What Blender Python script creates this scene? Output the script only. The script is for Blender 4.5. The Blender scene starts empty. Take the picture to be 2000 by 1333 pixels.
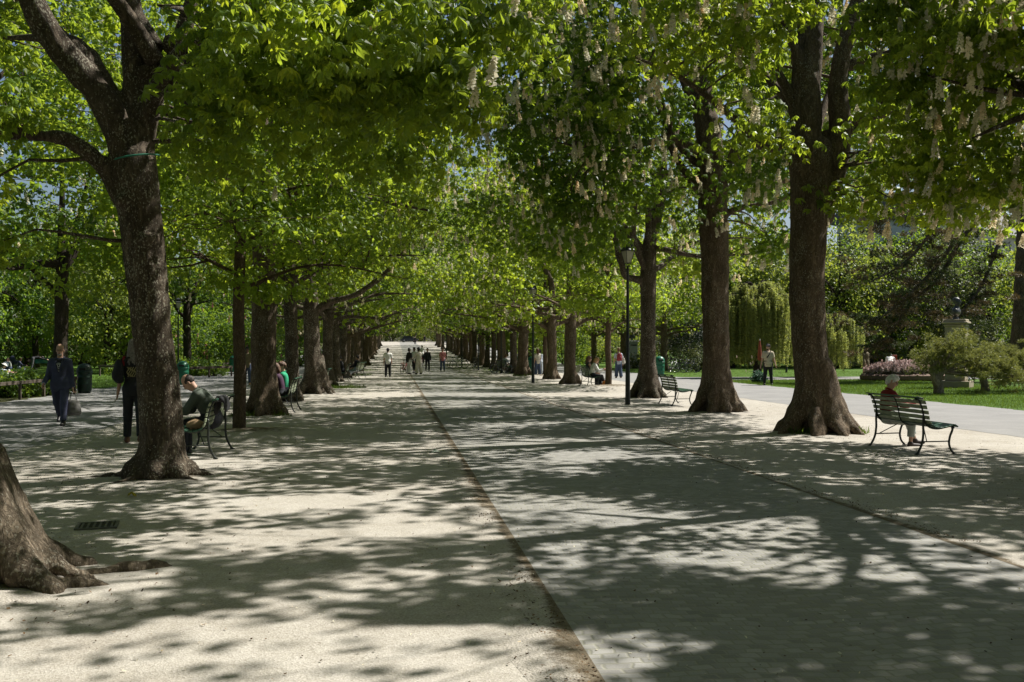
import bpy, math, random
import numpy as np
from mathutils import Vector, Matrix, Euler
R = math.radians
S = bpy.context.scene
COL = S.collection
rng = np.random.default_rng(7)
random.seed(7)

# ------------------------------------------------------------------ view constants
FPX, CAMH, HOR = 1944.0, 1.65, 683.0
YAW = math.atan(228.0 / FPX)
CF = np.array([math.sin(YAW), math.cos(YAW), 0.0])
CR = np.array([math.cos(YAW), -math.sin(YAW), 0.0])
SUN_EL, SUN_AZ = R(51), R(69)            # azimuth measured from +Y towards +X
SUN = np.array([math.cos(SUN_EL) * math.sin(SUN_AZ), math.cos(SUN_EL) * math.cos(SUN_AZ), math.sin(SUN_EL)])

def G(px, py):
    """ground point (flat part of the park) seen at a photograph position"""
    d = CAMH * FPX / (py - HOR)
    return at(px, d)

def at(px, d):
    p = CF * d + CR * ((px - 1000.0) / FPX * d)
    return float(p[0]), float(p[1])

def zg(y):
    """terrain height: level park, then the alley climbs"""
    t = np.clip(np.asarray(y, float) - 78.0, 0.0, 168.0)
    return np.where(t < 30, 0.0232 * t * t / 60.0, 0.0232 * (t - 15.0))

def zgf(y):
    return float(zg(y))

# ------------------------------------------------------------------ objects
def link(o, parent=None):
    COL.objects.link(o)
    if parent is not None:
        o.parent = parent
    return o

def tag(o, label=None, cat=None, group=None, kind=None):
    if label: o['label'] = label
    if cat: o['category'] = cat
    if group: o['group'] = group
    if kind: o['kind'] = kind
    return o

def thing(name, label, cat, loc=(0, 0, 0), rz=0.0, group=None, scale=None):
    o = bpy.data.objects.new(name, None)
    o.empty_display_size = 0.2
    link(o)
    o.location = loc
    o.rotation_euler = (0, 0, rz)
    if scale is not None:
        o.scale = (scale, scale, scale) if np.isscalar(scale) else scale
    return tag(o, label, cat, group)

def copy_tree(o, parent=None):
    c = o.copy()
    COL.objects.link(c)
    c.parent = parent
    for ch in list(o.children):
        copy_tree(ch, c)
    return c

def place_copy(src, loc, rz, label, group=None, scale=None):
    c = copy_tree(src)
    c.location = loc
    c.rotation_euler = (0, 0, rz)
    if scale is not None:
        c.scale = (scale, scale, scale) if np.isscalar(scale) else scale
    c['label'] = label
    if group: c['group'] = group
    return c

def mesh_from(name, V, tris=None, quads=None, mats=(), smooth=False, mi=None, attrs=None):
    me = bpy.data.meshes.new(name)
    V = np.asarray(V, np.float32).reshape(-1, 3)
    nt = 0 if tris is None else len(tris)
    nq = 0 if quads is None else len(quads)
    loops = []
    if nt: loops.append(np.asarray(tris, np.int32).ravel())
    if nq: loops.append(np.asarray(quads, np.int32).ravel())
    L = np.concatenate(loops) if loops else np.zeros(0, np.int32)
    me.vertices.add(len(V)); me.vertices.foreach_set('co', V.ravel())
    me.loops.add(len(L)); me.loops.foreach_set('vertex_index', L)
    me.polygons.add(nt + nq)
    st = np.concatenate([np.arange(nt) * 3, nt * 3 + np.arange(nq) * 4]).astype(np.int32)
    me.polygons.foreach_set('loop_start', st)
    me.polygons.foreach_set('use_smooth', np.full(nt + nq, bool(smooth)))
    for m in (mats if isinstance(mats, (list, tuple)) else [mats]):
        me.materials.append(m)
    if mi is not None:
        me.polygons.foreach_set('material_index', np.asarray(mi, np.int32))
    if attrs:
        for k, v in attrs.items():
            a = me.attributes.new(k, 'FLOAT', 'POINT')
            a.data.foreach_set('value', np.asarray(v, np.float32))
    me.update(calc_edges=True)
    me.validate()
    return me

def obj(name, me, parent=None):
    return link(bpy.data.objects.new(name, me), parent)

class MB:
    """collects shapes into one mesh"""
    def __init__(s): s.V = []; s.T = []; s.Q = []; s.n = 0
    def add(s, V, T=None, Q=None):
        V = np.asarray(V, float).reshape(-1, 3)
        if T is not None and len(T): s.T.append(np.asarray(T, int) + s.n)
        if Q is not None and len(Q): s.Q.append(np.asarray(Q, int) + s.n)
        s.V.append(V); s.n += len(V); return s
    def box(s, c, size, rot=None, bev=0.0):
        hx, hy, hz = np.asarray(size, float) / 2
        if bev <= 0:
            V = np.array([[x, y, z] for z in (-hz, hz) for x, y in ((-hx, -hy), (hx, -hy), (hx, hy), (-hx, hy))])
            Q = [(0, 3, 2, 1), (4, 5, 6, 7), (0, 1, 5, 4), (1, 2, 6, 5), (2, 3, 7, 6), (3, 0, 4, 7)]
        else:
            b = min(bev, hx * .9, hy * .9, hz * .9)
            rings = []
            for z, i in ((-hz, b), (-hz + b, 0), (hz - b, 0), (hz, b)):
                x, y = hx - i, hy - i
                c0 = b
                rings.append([[x, -y + c0, z], [x, y - c0, z], [x - c0, y, z], [-x + c0, y, z], [-x, y - c0, z], [-x, -y + c0, z], [-x + c0, -y, z], [x - c0, -y, z]])
            V = np.array(rings).reshape(-1, 3); Q = []
            for r in range(3):
                for i in range(8):
                    j = (i + 1) % 8
                    Q.append((r * 8 + i, r * 8 + j, r * 8 + 8 + j, r * 8 + 8 + i))
            T = []
            for base, fl in ((0, 1), (24, 0)):
                for i in range(1, 7):
                    T.append((base, base + i + 1, base + i) if fl else (base, base + i, base + i + 1))
            if rot is not None: V = V @ np.asarray(rot, float).T
            return s.add(V + np.asarray(c, float), T, Q)
        if rot is not None: V = V @ np.asarray(rot, float).T
        return s.add(V + np.asarray(c, float), None, Q)
    def tube(s, pts, rad, n=8, cap=True, flat=None):
        P = np.asarray(pts, float); m = len(P)
        r = np.full(m, rad, float) if np.isscalar(rad) else np.asarray(rad, float)
        T = np.gradient(P, axis=0); T /= np.linalg.norm(T, axis=1, keepdims=True) + 1e-12
        ref = np.array([0, 0, 1.0]) if abs(T[0][2]) < .9 else np.array([1.0, 0, 0])
        N = np.zeros_like(P)
        nn = ref - T[0] * ref.dot(T[0]); nn /= np.linalg.norm(nn)
        for i in range(m):
            nn = nn - T[i] * nn.dot(T[i]); nn /= np.linalg.norm(nn) + 1e-12; N[i] = nn
        B = np.cross(T, N)
        a = np.arange(n) * 2 * math.pi / n
        V = P[:, None] + r[:, None, None] * (np.cos(a)[None, :, None] * N[:, None] + np.sin(a)[None, :, None] * B[:, None])
        V = V.reshape(-1, 3)
        i = np.arange(m - 1)[:, None] * n; k = np.arange(n)[None]; k2 = (k + 1) % n
        Q = np.stack([i + k, i + k2, i + n + k2, i + n + k], -1).reshape(-1, 4)
        T3 = []
        if cap:
            V = np.vstack([V, P[:1], P[-1:]]); c0, c1 = m * n, m * n + 1
            for q in range(n):
                T3.append((c0, (q + 1) % n, q)); T3.append((c1, (m - 1) * n + q, (m - 1) * n + (q + 1) % n))
        return s.add(V, T3, Q)
    def lathe(s, prof, c=(0, 0, 0), n=20, sx=1.0, sy=1.0, phase=0.0):
        p = np.asarray(prof, float); m = len(p)
        a = np.arange(n) * 2 * math.pi / n + phase
        V = np.stack([p[:, 0, None] * np.cos(a) * sx, p[:, 0, None] * np.sin(a) * sy, np.repeat(p[:, 1, None], n, 1)], -1).reshape(-1, 3) + np.asarray(c, float)
        i = np.arange(m - 1)[:, None] * n; k = np.arange(n)[None]; k2 = (k + 1) % n
        Q = np.stack([i + k, i + k2, i + n + k2, i + n + k], -1).reshape(-1, 4)
        T3 = []
        V = np.vstack([V, [[c[0], c[1], c[2] + p[0, 1]], [c[0], c[1], c[2] + p[-1, 1]]]])
        for q in range(n):
            T3.append((m * n, (q + 1) % n, q)); T3.append((m * n + 1, (m - 1) * n + q, (m - 1) * n + (q + 1) % n))
        return s.add(V, T3, Q)
    def prism(s, poly, y0, y1, axes=(0, 2, 1)):
        """outline in two axes, pushed along the third"""
        poly = np.asarray(poly, float); n = len(poly)
        V = np.zeros((2 * n, 3))
        V[:n, axes[0]] = poly[:, 0]; V[:n, axes[1]] = poly[:, 1]; V[:n, axes[2]] = y0
        V[n:, axes[0]] = poly[:, 0]; V[n:, axes[1]] = poly[:, 1]; V[n:, axes[2]] = y1
        Q = [(i, (i + 1) % n, n + (i + 1) % n, n + i) for i in range(n)]
        c = poly.mean(0); V2 = np.zeros((2, 3))
        for r_, yy in ((0, y0), (1, y1)):
            V2[r_, axes[0]] = c[0]; V2[r_, axes[1]] = c[1]; V2[r_, axes[2]] = yy
        V = np.vstack([V, V2])
        T = [(2 * n, (i + 1) % n, i) for i in range(n)] + [(2 * n + 1, n + i, n + (i + 1) % n) for i in range(n)]
        return s.add(V, T, Q)
    def arrays(s):
        return (np.vstack(s.V), np.vstack(s.T) if s.T else None, np.vstack(s.Q) if s.Q else None)
    def build(s, name, m, parent=None, smooth=False, xf=None):
        V, T, Q = s.arrays()
        if xf is not None: V = V @ np.asarray(xf[0]).T + np.asarray(xf[1])
        return obj(name, mesh_from(name, V, T, Q, m, smooth), parent)

def catmull(pts, n=6):
    P = np.asarray(pts, float)
    if len(P) < 3:
        t = np.linspace(0, 1, n + 1)[:, None]; return P[0] * (1 - t) + P[-1] * t
    Q = np.vstack([2 * P[0] - P[1], P, 2 * P[-1] - P[-2]]); out = []
    for i in range(1, len(Q) - 2):
        for t in np.arange(n) / n:
            a, b, c, d = Q[i - 1], Q[i], Q[i + 1], Q[i + 2]
            out.append(.5 * (2 * b + (c - a) * t + (2 * a - 5 * b + 4 * c - d) * t * t + (3 * b - a - 3 * c + d) * t ** 3))
    out.append(P[-1]); return np.array(out)

# ------------------------------------------------------------------ value noise
def vnoise(P, seed=0):
    P = np.asarray(P, float); I = np.floor(P).astype(np.int64); f = P - I; f = f * f * (3 - 2 * f)
    def h(x, y, z):
        n = (x * 374761393 + y * 668265263 + z * 2147483647 + seed * 974634777) & 0xFFFFFFFF
        n = ((n ^ (n >> 13)) * 1274126177) & 0xFFFFFFFF
        return ((n ^ (n >> 16)) & 0xFFFF) / 32767.5 - 1
    r = 0
    for dx in (0, 1):
        for dy in (0, 1):
            for dz in (0, 1):
                w = (f[..., 0] if dx else 1 - f[..., 0]) * (f[..., 1] if dy else 1 - f[..., 1]) * (f[..., 2] if dz else 1 - f[..., 2])
                r = r + w * h(I[..., 0] + dx, I[..., 1] + dy, I[..., 2] + dz)
    return r

# ------------------------------------------------------------------ smooth solid shapes (signed distance -> mesh)
class Solid:
    def __init__(s): s.p = []
    def cap(s, a, b, ra, rb=None, k=.03, flat=(0, 0), sq=None):
        s.p.append(('c', np.asarray(a, float), np.asarray(b, float), float(ra), float(ra if rb is None else rb), k, flat)); return s
    def chain(s, pts, rad, k=.03):
        for i in range(len(pts) - 1): s.cap(pts[i], pts[i + 1], rad[i], rad[i + 1], k)
        return s
    def ell(s, c, r, rot=None, k=.03, sub=False):
        s.p.append(('e', np.asarray(c, float), np.asarray(r, float), None if rot is None else np.asarray(rot, float), k, sub)); return s
    def cut(s, c, n):
        n = np.asarray(n, float); s.p.append(('p', np.asarray(c, float), n / np.linalg.norm(n))); return s
    def mesh(s, h, noise=None):
        lo = np.full(3, 1e9); hi = -lo; boxes = []
        for q in s.p:
            if q[0] == 'c':
                a, b, ra, rb, k = q[1:6]; m = max(ra, rb)
                l, u = np.minimum(a, b) - m, np.maximum(a, b) + m
            elif q[0] == 'e':
                m = q[2].max() if q[3] is not None else q[2]; l, u = q[1] - m, q[1] + m; k = q[4]
            else:
                boxes.append(None); continue
            boxes.append((l - max(3 * h, 1.2 * k), u + max(3 * h, 1.2 * k)))
            lo = np.minimum(lo, l); hi = np.maximum(hi, u)
        lo -= 4 * h; hi += 4 * h
        n = np.ceil((hi - lo) / h).astype(int) + 1
        X, Y, Z = [lo[i] + np.arange(n[i]) * h for i in range(3)]
        D = np.full(n, 1e3)
        for q, bx in zip(s.p, boxes):
            if q[0] == 'p':
                d = (X[:, None, None] - q[1][0]) * q[2][0] + (Y[None, :, None] - q[1][1]) * q[2][1] + (Z[None, None, :] - q[1][2]) * q[2][2]
                D = np.maximum(D, d); continue
            i0 = np.maximum(np.floor((bx[0] - lo) / h).astype(int), 0); i1 = np.minimum(np.ceil((bx[1] - lo) / h).astype(int) + 1, n)
            sl = tuple(slice(i0[i], i1[i]) for i in range(3))
            P = np.stack(np.meshgrid(X[sl[0]], Y[sl[1]], Z[sl[2]], indexing='ij'), -1)
            if q[0] == 'c':
                a, b, ra, rb, k, fl = q[1:]
                ab = b - a; L2 = ab.dot(ab) + 1e-12
                t = np.clip((P - a) @ ab / L2, 0, 1)
                d = np.linalg.norm(P - a - t[..., None] * ab, axis=-1) - (ra + (rb - ra) * t)
                un = ab / math.sqrt(L2)
                if fl[0]: d = np.maximum(d, -((P - a) @ un))
                if fl[1]: d = np.maximum(d, (P - b) @ un)
                sub = False
            else:
                c, r, rot, k, sub = q[1:]
                Q = P - c
                if rot is not None: Q = Q @ rot          # columns of rot are local axes
                k0 = np.linalg.norm(Q / r, axis=-1); k1 = np.linalg.norm(Q / (r * r), axis=-1) + 1e-9
                d = k0 * (k0 - 1) / k1
            o = D[sl]
            if sub: D[sl] = np.maximum(o, -d)
            else:
                hh = np.maximum(k - np.abs(o - d), 0) / k if k > 0 else 0
                D[sl] = np.minimum(o, d) - hh * hh * k * .25
        if noise is not None:
            near = np.abs(D) < 4 * h
            ii = np.nonzero(near)
            P = np.stack([X[ii[0]], Y[ii[1]], Z[ii[2]]], -1)
            D[ii] += noise(P)
        return surface_nets(D, lo, h)

def surface_nets(D, lo, h):
    s = D < 0
    n = np.array(D.shape)
    c8 = [s[i:n[0] - 1 + i, j:n[1] - 1 + j, k:n[2] - 1 + k] for i in (0, 1) for j in (0, 1) for k in (0, 1)]
    cnt = sum(c.astype(np.int8) for c in c8)
    I = np.nonzero((cnt > 0) & (cnt < 8))
    m = len(I[0]); idx = np.full(n - 1, -1, np.int64); idx[I] = np.arange(m)
    off = [(i, j, k) for i in (0, 1) for j in (0, 1) for k in (0, 1)]
    val = [D[I[0] + o[0], I[1] + o[1], I[2] + o[2]] for o in off]
    acc = np.zeros((m, 3)); w = np.zeros(m)
    for a in range(8):
        for b in range(a + 1, 8):
            df = np.abs(np.array(off[a]) - np.array(off[b]))
            if df.sum() != 1: continue
            va, vb = val[a], val[b]; x = (va < 0) != (vb < 0)
            t = np.where(x, va / (va - vb + 1e-20), 0)
            p = np.array(off[a]) + t[:, None] * (np.array(off[b]) - np.array(off[a]))
            acc += np.where(x[:, None], p, 0); w += x
    V = (np.stack(I, -1) + acc / w[:, None]) * h + lo
    Q = []
    for ax in range(3):
        o1, o2 = [q for q in range(3) if q != ax]
        s0 = [slice(None)] * 3; s1 = [slice(None)] * 3
        s0[ax] = slice(0, -1); s1[ax] = slice(1, None)
        a, b = s[tuple(s0)], s[tuple(s1)]
        E = np.nonzero(a != b); E = np.stack(E, -1)
        ok = (E[:, o1] > 0) & (E[:, o1] < n[o1] - 1) & (E[:, o2] > 0) & (E[:, o2] < n[o2] - 1)
        E = E[ok]; fl = a[tuple(E.T)]
        def cell(d1, d2):
            e = E.copy(); e[:, o1] += d1; e[:, o2] += d2; return idx[tuple(e.T)]
        q = np.stack([cell(-1, -1), cell(0, -1), cell(0, 0), cell(-1, 0)], -1)
        flip = fl if ax != 1 else ~fl
        q[~flip] = q[~flip][:, ::-1]
        Q.append(q)
    return V, np.vstack(Q)

def solid_obj(name, sol, h, m, parent=None, noise=None, smooth_it=1):
    V, Q = sol.mesh(h, noise)
    for _ in range(smooth_it):
        acc = np.zeros_like(V); w = np.zeros(len(V))
        for a in range(4):
            b = Q[:, (a + 1) % 4]
            np.add.at(acc, Q[:, a], V[b]); np.add.at(w, Q[:, a], 1)
        V = V * .5 + .5 * acc / np.maximum(w, 1)[:, None]
    return obj(name, mesh_from(name, V, None, Q, m, True), parent)
# ------------------------------------------------------------------ materials
MATS = {}
def nt(name):
    m = bpy.data.materials.new(name); m.use_nodes = True
    t = m.node_tree; t.nodes.clear()
    out = t.nodes.new('ShaderNodeOutputMaterial')
    def N(ty, ins=None, **kw):
        n = t.nodes.new('ShaderNode' + ty)
        for k, v in kw.items(): setattr(n, k, v)
        for k, v in (ins or {}).items():
            if isinstance(v, tuple) and len(v) == 2 and hasattr(v[0], 'outputs'):
                t.links.new(v[0].outputs[v[1]], n.inputs[k])
            elif hasattr(v, 'outputs'):
                t.links.new(v.outputs[0], n.inputs[k])
            else:
                n.inputs[k].default_value = v
        return n
    return m, t, N, out

def c4(c): return (c[0], c[1], c[2], 1.0)

def mixc(N, f, a, b, blend='MIX'):
    n = N('MixRGB', None, blend_type=blend)
    t = n.id_data
    for s_, v in ((0, f), (1, a), (2, b)):
        if hasattr(v, 'outputs'): t.links.new(v.outputs[0], n.inputs[s_])
        elif isinstance(v, tuple) and len(v) == 2 and hasattr(v[0], 'outputs'): t.links.new(v[0].outputs[v[1]], n.inputs[s_])
        elif s_ == 0: n.inputs[0].default_value = v
        else: n.inputs[s_].default_value = c4(v)
    return n

def ramp(N, src, stops):
    n = N('ValToRGB'); t = n.id_data
    if isinstance(src, tuple): t.links.new(src[0].outputs[src[1]], n.inputs[0])
    else: t.links.new(src.outputs[0], n.inputs[0])
    e = n.color_ramp.elements
    while len(e) < len(stops): e.new(.5)
    for x, (p, c) in zip(e, stops):
        x.position = p; x.color = c4(c) if not np.isscalar(c) else (c, c, c, 1)
    return n

def paint(name, col, rough=.6, var=.12, scale=14.0, metal=0.0, bump=.15, bscale=90.0, spec=.4):
    """painted metal, cloth, skin, stone ... : base colour with soft uneven wear and a fine relief"""
    if name in MATS: return MATS[name]
    m, t, N, out = nt(name)
    tc = N('TexCoord')
    n1 = N('TexNoise', {'Vector': (tc, 'Object'), 'Scale': scale, 'Detail': 4.0})
    n2 = N('TexNoise', {'Vector': (tc, 'Object'), 'Scale': bscale, 'Detail': 3.0})
    r = ramp(N, n1, [(.3, tuple(x * (1 - var) for x in col)), (.7, tuple(min(1, x * (1 + var)) for x in col))])
    b = N('Bump', {'Height': n2, 'Strength': bump, 'Distance': .01})
    p = N('BsdfPrincipled', {'Base Color': r, 'Roughness': rough, 'Metallic': metal, 'Normal': b, 'Specular IOR Level': spec})
    t.links.new(p.outputs[0], out.inputs[0])
    MATS[name] = m; return m

def leaf_mat(name, base, trans, mix=.45, var=.35, rough=.45, warm=(1.25, 1.1, .7), spec=.35):
    if name in MATS: return MATS[name]
    m, t, N, out = nt(name)
    a = N('Attribute', None, attribute_name='tint')
    fac = (a, 'Fac')
    def tri(c):
        return ramp(N, fac, [(0, tuple(x * (1 - var) for x in c)), (.55, c), (1, tuple(x * w for x, w in zip(c, warm)))])
    p = N('BsdfPrincipled', {'Base Color': tri(base), 'Roughness': rough, 'Specular IOR Level': spec})
    tr = N('BsdfTranslucent', {'Color': tri(trans)})
    mx = N('MixShader', {0: mix, 1: p, 2: tr})
    t.links.new(mx.outputs[0], out.inputs[0])
    MATS[name] = m; return m

def bark_mat(name, dark, light, lichen=(.34, .33, .27), lich=.5, scale=1.0):
    if name in MATS: return MATS[name]
    m, t, N, out = nt(name)
    tc = N('TexCoord'); O = (tc, 'Object')
    wv = N('TexNoise', {'Vector': O, 'Scale': 3.0, 'Detail': 2.0})
    wo = mixc(N, .10, O, (wv, 'Color'), 'LINEAR_LIGHT')
    mp = N('Mapping', {'Vector': wo, 'Scale': (1, 1, .20)})
    a = N('TexNoise', {'Vector': mp, 'Scale': 20.0 * scale, 'Detail': 7.0, 'Roughness': .62})
    b_ = N('TexNoise', {'Vector': mp, 'Scale': 7.0 * scale, 'Detail': 4.0})
    r1 = N('Math', {0: a, 1: .5}, operation='SUBTRACT'); r1 = N('Math', {0: r1}, operation='ABSOLUTE')
    fis = ramp(N, r1, [(.0, 0.0), (.07, 1.0)])
    pl = N('TexVoronoi', {'Vector': N('Mapping', {'Vector': wo, 'Scale': (1, 1, .5)}), 'Scale': 42.0 * scale})
    fine = N('TexNoise', {'Vector': O, 'Scale': 90.0 * scale, 'Detail': 4.0})
    tone = N('MixRGB', {0: .5}); t.links.new(a.outputs[0], tone.inputs[1]); t.links.new(b_.outputs[0], tone.inputs[2])
    rr = ramp(N, tone, [(.36, dark), (.64, light)])
    pb = N('RGBToBW', {'Color': (pl, 'Color')}); pc = mixc(N, .35, rr, pb, 'SOFT_LIGHT')
    col = mixc(N, N('Math', {0: .35, 1: 0.0}, operation='ADD'), pc, mixc(N, fis, tuple(x * .4 for x in dark), pc))
    lp = N('TexNoise', {'Vector': N('Mapping', {'Vector': O, 'Scale': (1, 1, .7)}), 'Scale': 46.0, 'Detail': 3.0, 'Roughness': .55})
    lb = N('TexNoise', {'Vector': O, 'Scale': 2.2, 'Detail': 3.0})
    lm = N('Math', {0: lp, 1: N('Math', {0: lb, 1: .35}, operation='MULTIPLY')}, operation='ADD')
    lr = ramp(N, lm, [(.80 - .05 * lich, 0.0), (.86 - .05 * lich, min(1.0, lich + .1))])
    col2 = mixc(N, lr, col, lichen)
    h = N('MixRGB', {0: .45}); t.links.new(fis.outputs[0], h.inputs[1]); t.links.new(a.outputs[0], h.inputs[2])
    h2 = N('MixRGB', {0: .25}); t.links.new(h.outputs[0], h2.inputs[1]); t.links.new(fine.outputs[0], h2.inputs[2])
    b = N('Bump', {'Height': h2, 'Strength': .8, 'Distance': .03})
    p = N('BsdfPrincipled', {'Base Color': col2, 'Roughness': .9, 'Normal': b, 'Specular IOR Level': .15})
    t.links.new(p.outputs[0], out.inputs[0])
    MATS[name] = m; return m

def gravel_mat():
    m, t, N, out = nt('gravel')
    tc = N('TexCoord'); O = (tc, 'Object')
    big = N('TexNoise', {'Vector': O, 'Scale': .35, 'Detail': 5.0, 'Roughness': .6})
    mid = N('TexNoise', {'Vector': O, 'Scale': 3.2, 'Detail': 6.0, 'Roughness': .65})
    st = N('TexVoronoi', {'Vector': O, 'Scale': 95.0})
    st2 = N('TexNoise', {'Vector': O, 'Scale': 210.0, 'Detail': 2.0})
    c1 = ramp(N, big, [(.28, (.25, .22, .18)), (.5, (.38, .35, .30)), (.72, (.43, .40, .355))])
    c2 = mixc(N, .35, c1, ramp(N, mid, [(.35, (.285, .255, .21)), (.7, (.475, .445, .40))]))
    sb = N('RGBToBW', {'Color': (st, 'Color')}); c3 = mixc(N, .40, c2, sb, 'SOFT_LIGHT')
    # scattered darker bits
    sp = N('TexVoronoi', {'Vector': O, 'Scale': 21.0})
    spm = ramp(N, (sp, 'Distance'), [(.05, 1.0), (.10, 0.0)])
    gate = ramp(N, mid, [(.46, 0.0), (.60, .85)])
    g = N('Math', {0: spm, 1: gate}, operation='MULTIPLY')
    c4_ = mixc(N, g, c3, (.16, .115, .075))
    hb = N('Math', {0: (st, 'Distance'), 1: st2}, operation='ADD')
    b = N('Bump', {'Height': hb, 'Strength': .35, 'Distance': .010})
    b2 = N('Bump', {'Height': mid, 'Strength': .35, 'Distance': .05, 'Normal': b})
    p = N('BsdfPrincipled', {'Base Color': c4_, 'Roughness': .95, 'Normal': b2, 'Specular IOR Level': .15})
    t.links.new(p.outputs[0], out.inputs[0]); MATS['gravel'] = m; return m

def cobble_mat():
    m, t, N, out = nt('cobble')
    tc = N('TexCoord'); O = (tc, 'Object')
    wn = N('TexNoise', {'Vector': O, 'Scale': .55, 'Detail': 2.0})
    wn2 = N('TexNoise', {'Vector': O, 'Scale': 7.0, 'Detail': 1.0})
    w1 = mixc(N, .22, O, (wn, 'Color'), 'LINEAR_LIGHT')
    w2 = mixc(N, .032, w1, (wn2, 'Color'), 'LINEAR_LIGHT')
    br = N('TexBrick', {'Vector': w2, 'Scale': 1.0, 'Brick Width': .115, 'Row Height': .085, 'Mortar Size': .014, 'Mortar Smooth': 1.0,
                        'Color1': c4((.15, .15, .15)), 'Color2': c4((.85, .85, .85)), 'Mortar': c4((.5, .5, .5))})
    br.offset = .5
    big = N('TexNoise', {'Vector': O, 'Scale': .5, 'Detail': 5.0})
    fine = N('TexNoise', {'Vector': O, 'Scale': 75.0, 'Detail': 4.0, 'Roughness': .7})
    stone = ramp(N, (br, 'Color'), [(.1, (.155, .15, .14)), (.5, (.235, .23, .215)), (.9, (.32, .31, .29))])
    stone = mixc(N, .25, stone, ramp(N, fine, [(.3, (.14, .135, .125)), (.7, (.38, .365, .335))]))
    joint = ramp(N, big, [(.35, (.25, .235, .20)), (.6, (.205, .205, .16))])
    col = mixc(N, (br, 'Fac'), stone, joint)
    dirt = ramp(N, big, [(.45, 0.0), (.75, .3)])
    col = mixc(N, dirt, col, (.32, .28, .22))
    inv = N('Math', {0: 1.0, 1: (br, 'Fac')}, operation='SUBTRACT')
    hh = N('Math', {0: inv, 1: 1.0}, operation='MULTIPLY')
    hf = N('MixRGB', {0: .25}); t.links.new(hh.outputs[0], hf.inputs[1]); t.links.new(fine.outputs[0], hf.inputs[2])
    b = N('Bump', {'Height': hf, 'Strength': .45, 'Distance': .010})
    p = N('BsdfPrincipled', {'Base Color': col, 'Roughness': .78, 'Normal': b, 'Specular IOR Level': .25})
    t.links.new(p.outputs[0], out.inputs[0]); MATS['cobble'] = m; return m

def ground_mat(name, stops, scale=1.0, fscale=60.0, bump=.5, dist=.02, rough=.95):
    if name in MATS: return MATS[name]
    m, t, N, out = nt(name)
    tc = N('TexCoord'); O = (tc, 'Object')
    a = N('TexNoise', {'Vector': O, 'Scale': scale, 'Detail': 8.0, 'Roughness': .65})
    f = N('TexNoise', {'Vector': O, 'Scale': fscale, 'Detail': 4.0, 'Roughness': .7})
    mx = N('MixRGB', {0: .45}); t.links.new(a.outputs[0], mx.inputs[1]); t.links.new(f.outputs[0], mx.inputs[2])
    c = ramp(N, mx, stops)
    b = N('Bump', {'Height': f, 'Strength': bump, 'Distance': dist})
    p = N('BsdfPrincipled', {'Base Color': c, 'Roughness': rough, 'Normal': b, 'Specular IOR Level': .15})
    t.links.new(p.outputs[0], out.inputs[0]); MATS[name] = m; return m

def soil_mat():
    """soil and debris round a trunk: thins out to gravel through the 'edge' attribute of its mesh"""
    m, t, N, out = nt('soil')
    tc = N('TexCoord'); O = (tc, 'Object')
    at_ = N('Attribute', None, attribute_name='edge')
    n = N('TexNoise', {'Vector': O, 'Scale': 9.0, 'Detail': 7.0, 'Roughness': .7})
    f = N('TexNoise', {'Vector': O, 'Scale': 70.0, 'Detail': 3.0})
    s = ramp(N, n, [(.3, (.085, .068, .046)), (.55, (.16, .13, .09)), (.75, (.30, .255, .19))])
    gr = ramp(N, f, [(.3, (.30, .27, .225)), (.7, (.45, .415, .365))])
    fa = N('Math', {0: (at_, 'Fac'), 1: n}, operation='ADD')
    mk = ramp(N, fa, [(.72, 0.0), (1.30, 1.0)])
    c = mixc(N, mk, s, gr)
    hh = N('Math', {0: n, 1: f}, operation='ADD')
    b = N('Bump', {'Height': hh, 'Strength': .7, 'Distance': .02})
    p = N('BsdfPrincipled', {'Base Color': c, 'Roughness': .95, 'Normal': b, 'Specular IOR Level': .1})
    t.links.new(p.outputs[0], out.inputs[0]); MATS['soil'] = m; return m

def glass_mat():
    m, t, N, out = nt('milky_glass')
    tc = N('TexCoord')
    n = N('TexNoise', {'Vector': (tc, 'Object'), 'Scale': 8.0, 'Detail': 4.0})
    c = ramp(N, n, [(.3, (.50, .47, .36)), (.7, (.66, .63, .52))])
    p = N('BsdfPrincipled', {'Base Color': c, 'Roughness': .25, 'Specular IOR Level': .5})
    tr = N('BsdfTranslucent', {'Color': c})
    mx = N('MixShader', {0: .35, 1: p, 2: tr})
    t.links.new(mx.outputs[0], out.inputs[0]); MATS['milky_glass'] = m; return m

GRAVEL, COBBLE, SOIL, MILKY = gravel_mat(), cobble_mat(), soil_mat(), glass_mat()
ASPHALT = ground_mat('asphalt', [(.25, (.165, .162, .157)), (.5, (.24, .234, .225)), (.75, (.32, .31, .295))], .8, 120.0, .4, .01)
LAWN = ground_mat('lawn_turf', [(.3, (.045, .085, .012)), (.55, (.075, .14, .02)), (.75, (.12, .18, .035))], 1.4, 40.0, .8, .04)
EARTH = ground_mat('earth', [(.3, (.05, .05, .022)), (.55, (.085, .09, .035)), (.75, (.14, .13, .06))], .9, 30.0, .8, .04)
KERBSTONE = ground_mat('flag_stone', [(.3, (.20, .19, .175)), (.7, (.31, .295, .27))], 3.0, 90.0, .4, .01)
BARK = bark_mat('chestnut_bark', (.045, .034, .024), (.125, .098, .070), (.33, .31, .24), .75)
BARK_GREY = bark_mat('grey_bark', (.070, .050, .032), (.178, .132, .088), (.34, .32, .25), .5)
BARK_SUNLIT = bark_mat('sunlit_bark', (.085, .066, .045), (.22, .175, .125), (.36, .33, .26), .5)  # paler bark carries the sunlight on the leaning trunk in its colour
BARK_DARK = bark_mat('dark_bark', (.03, .024, .018), (.075, .058, .042), (.2, .19, .15), .3)
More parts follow.
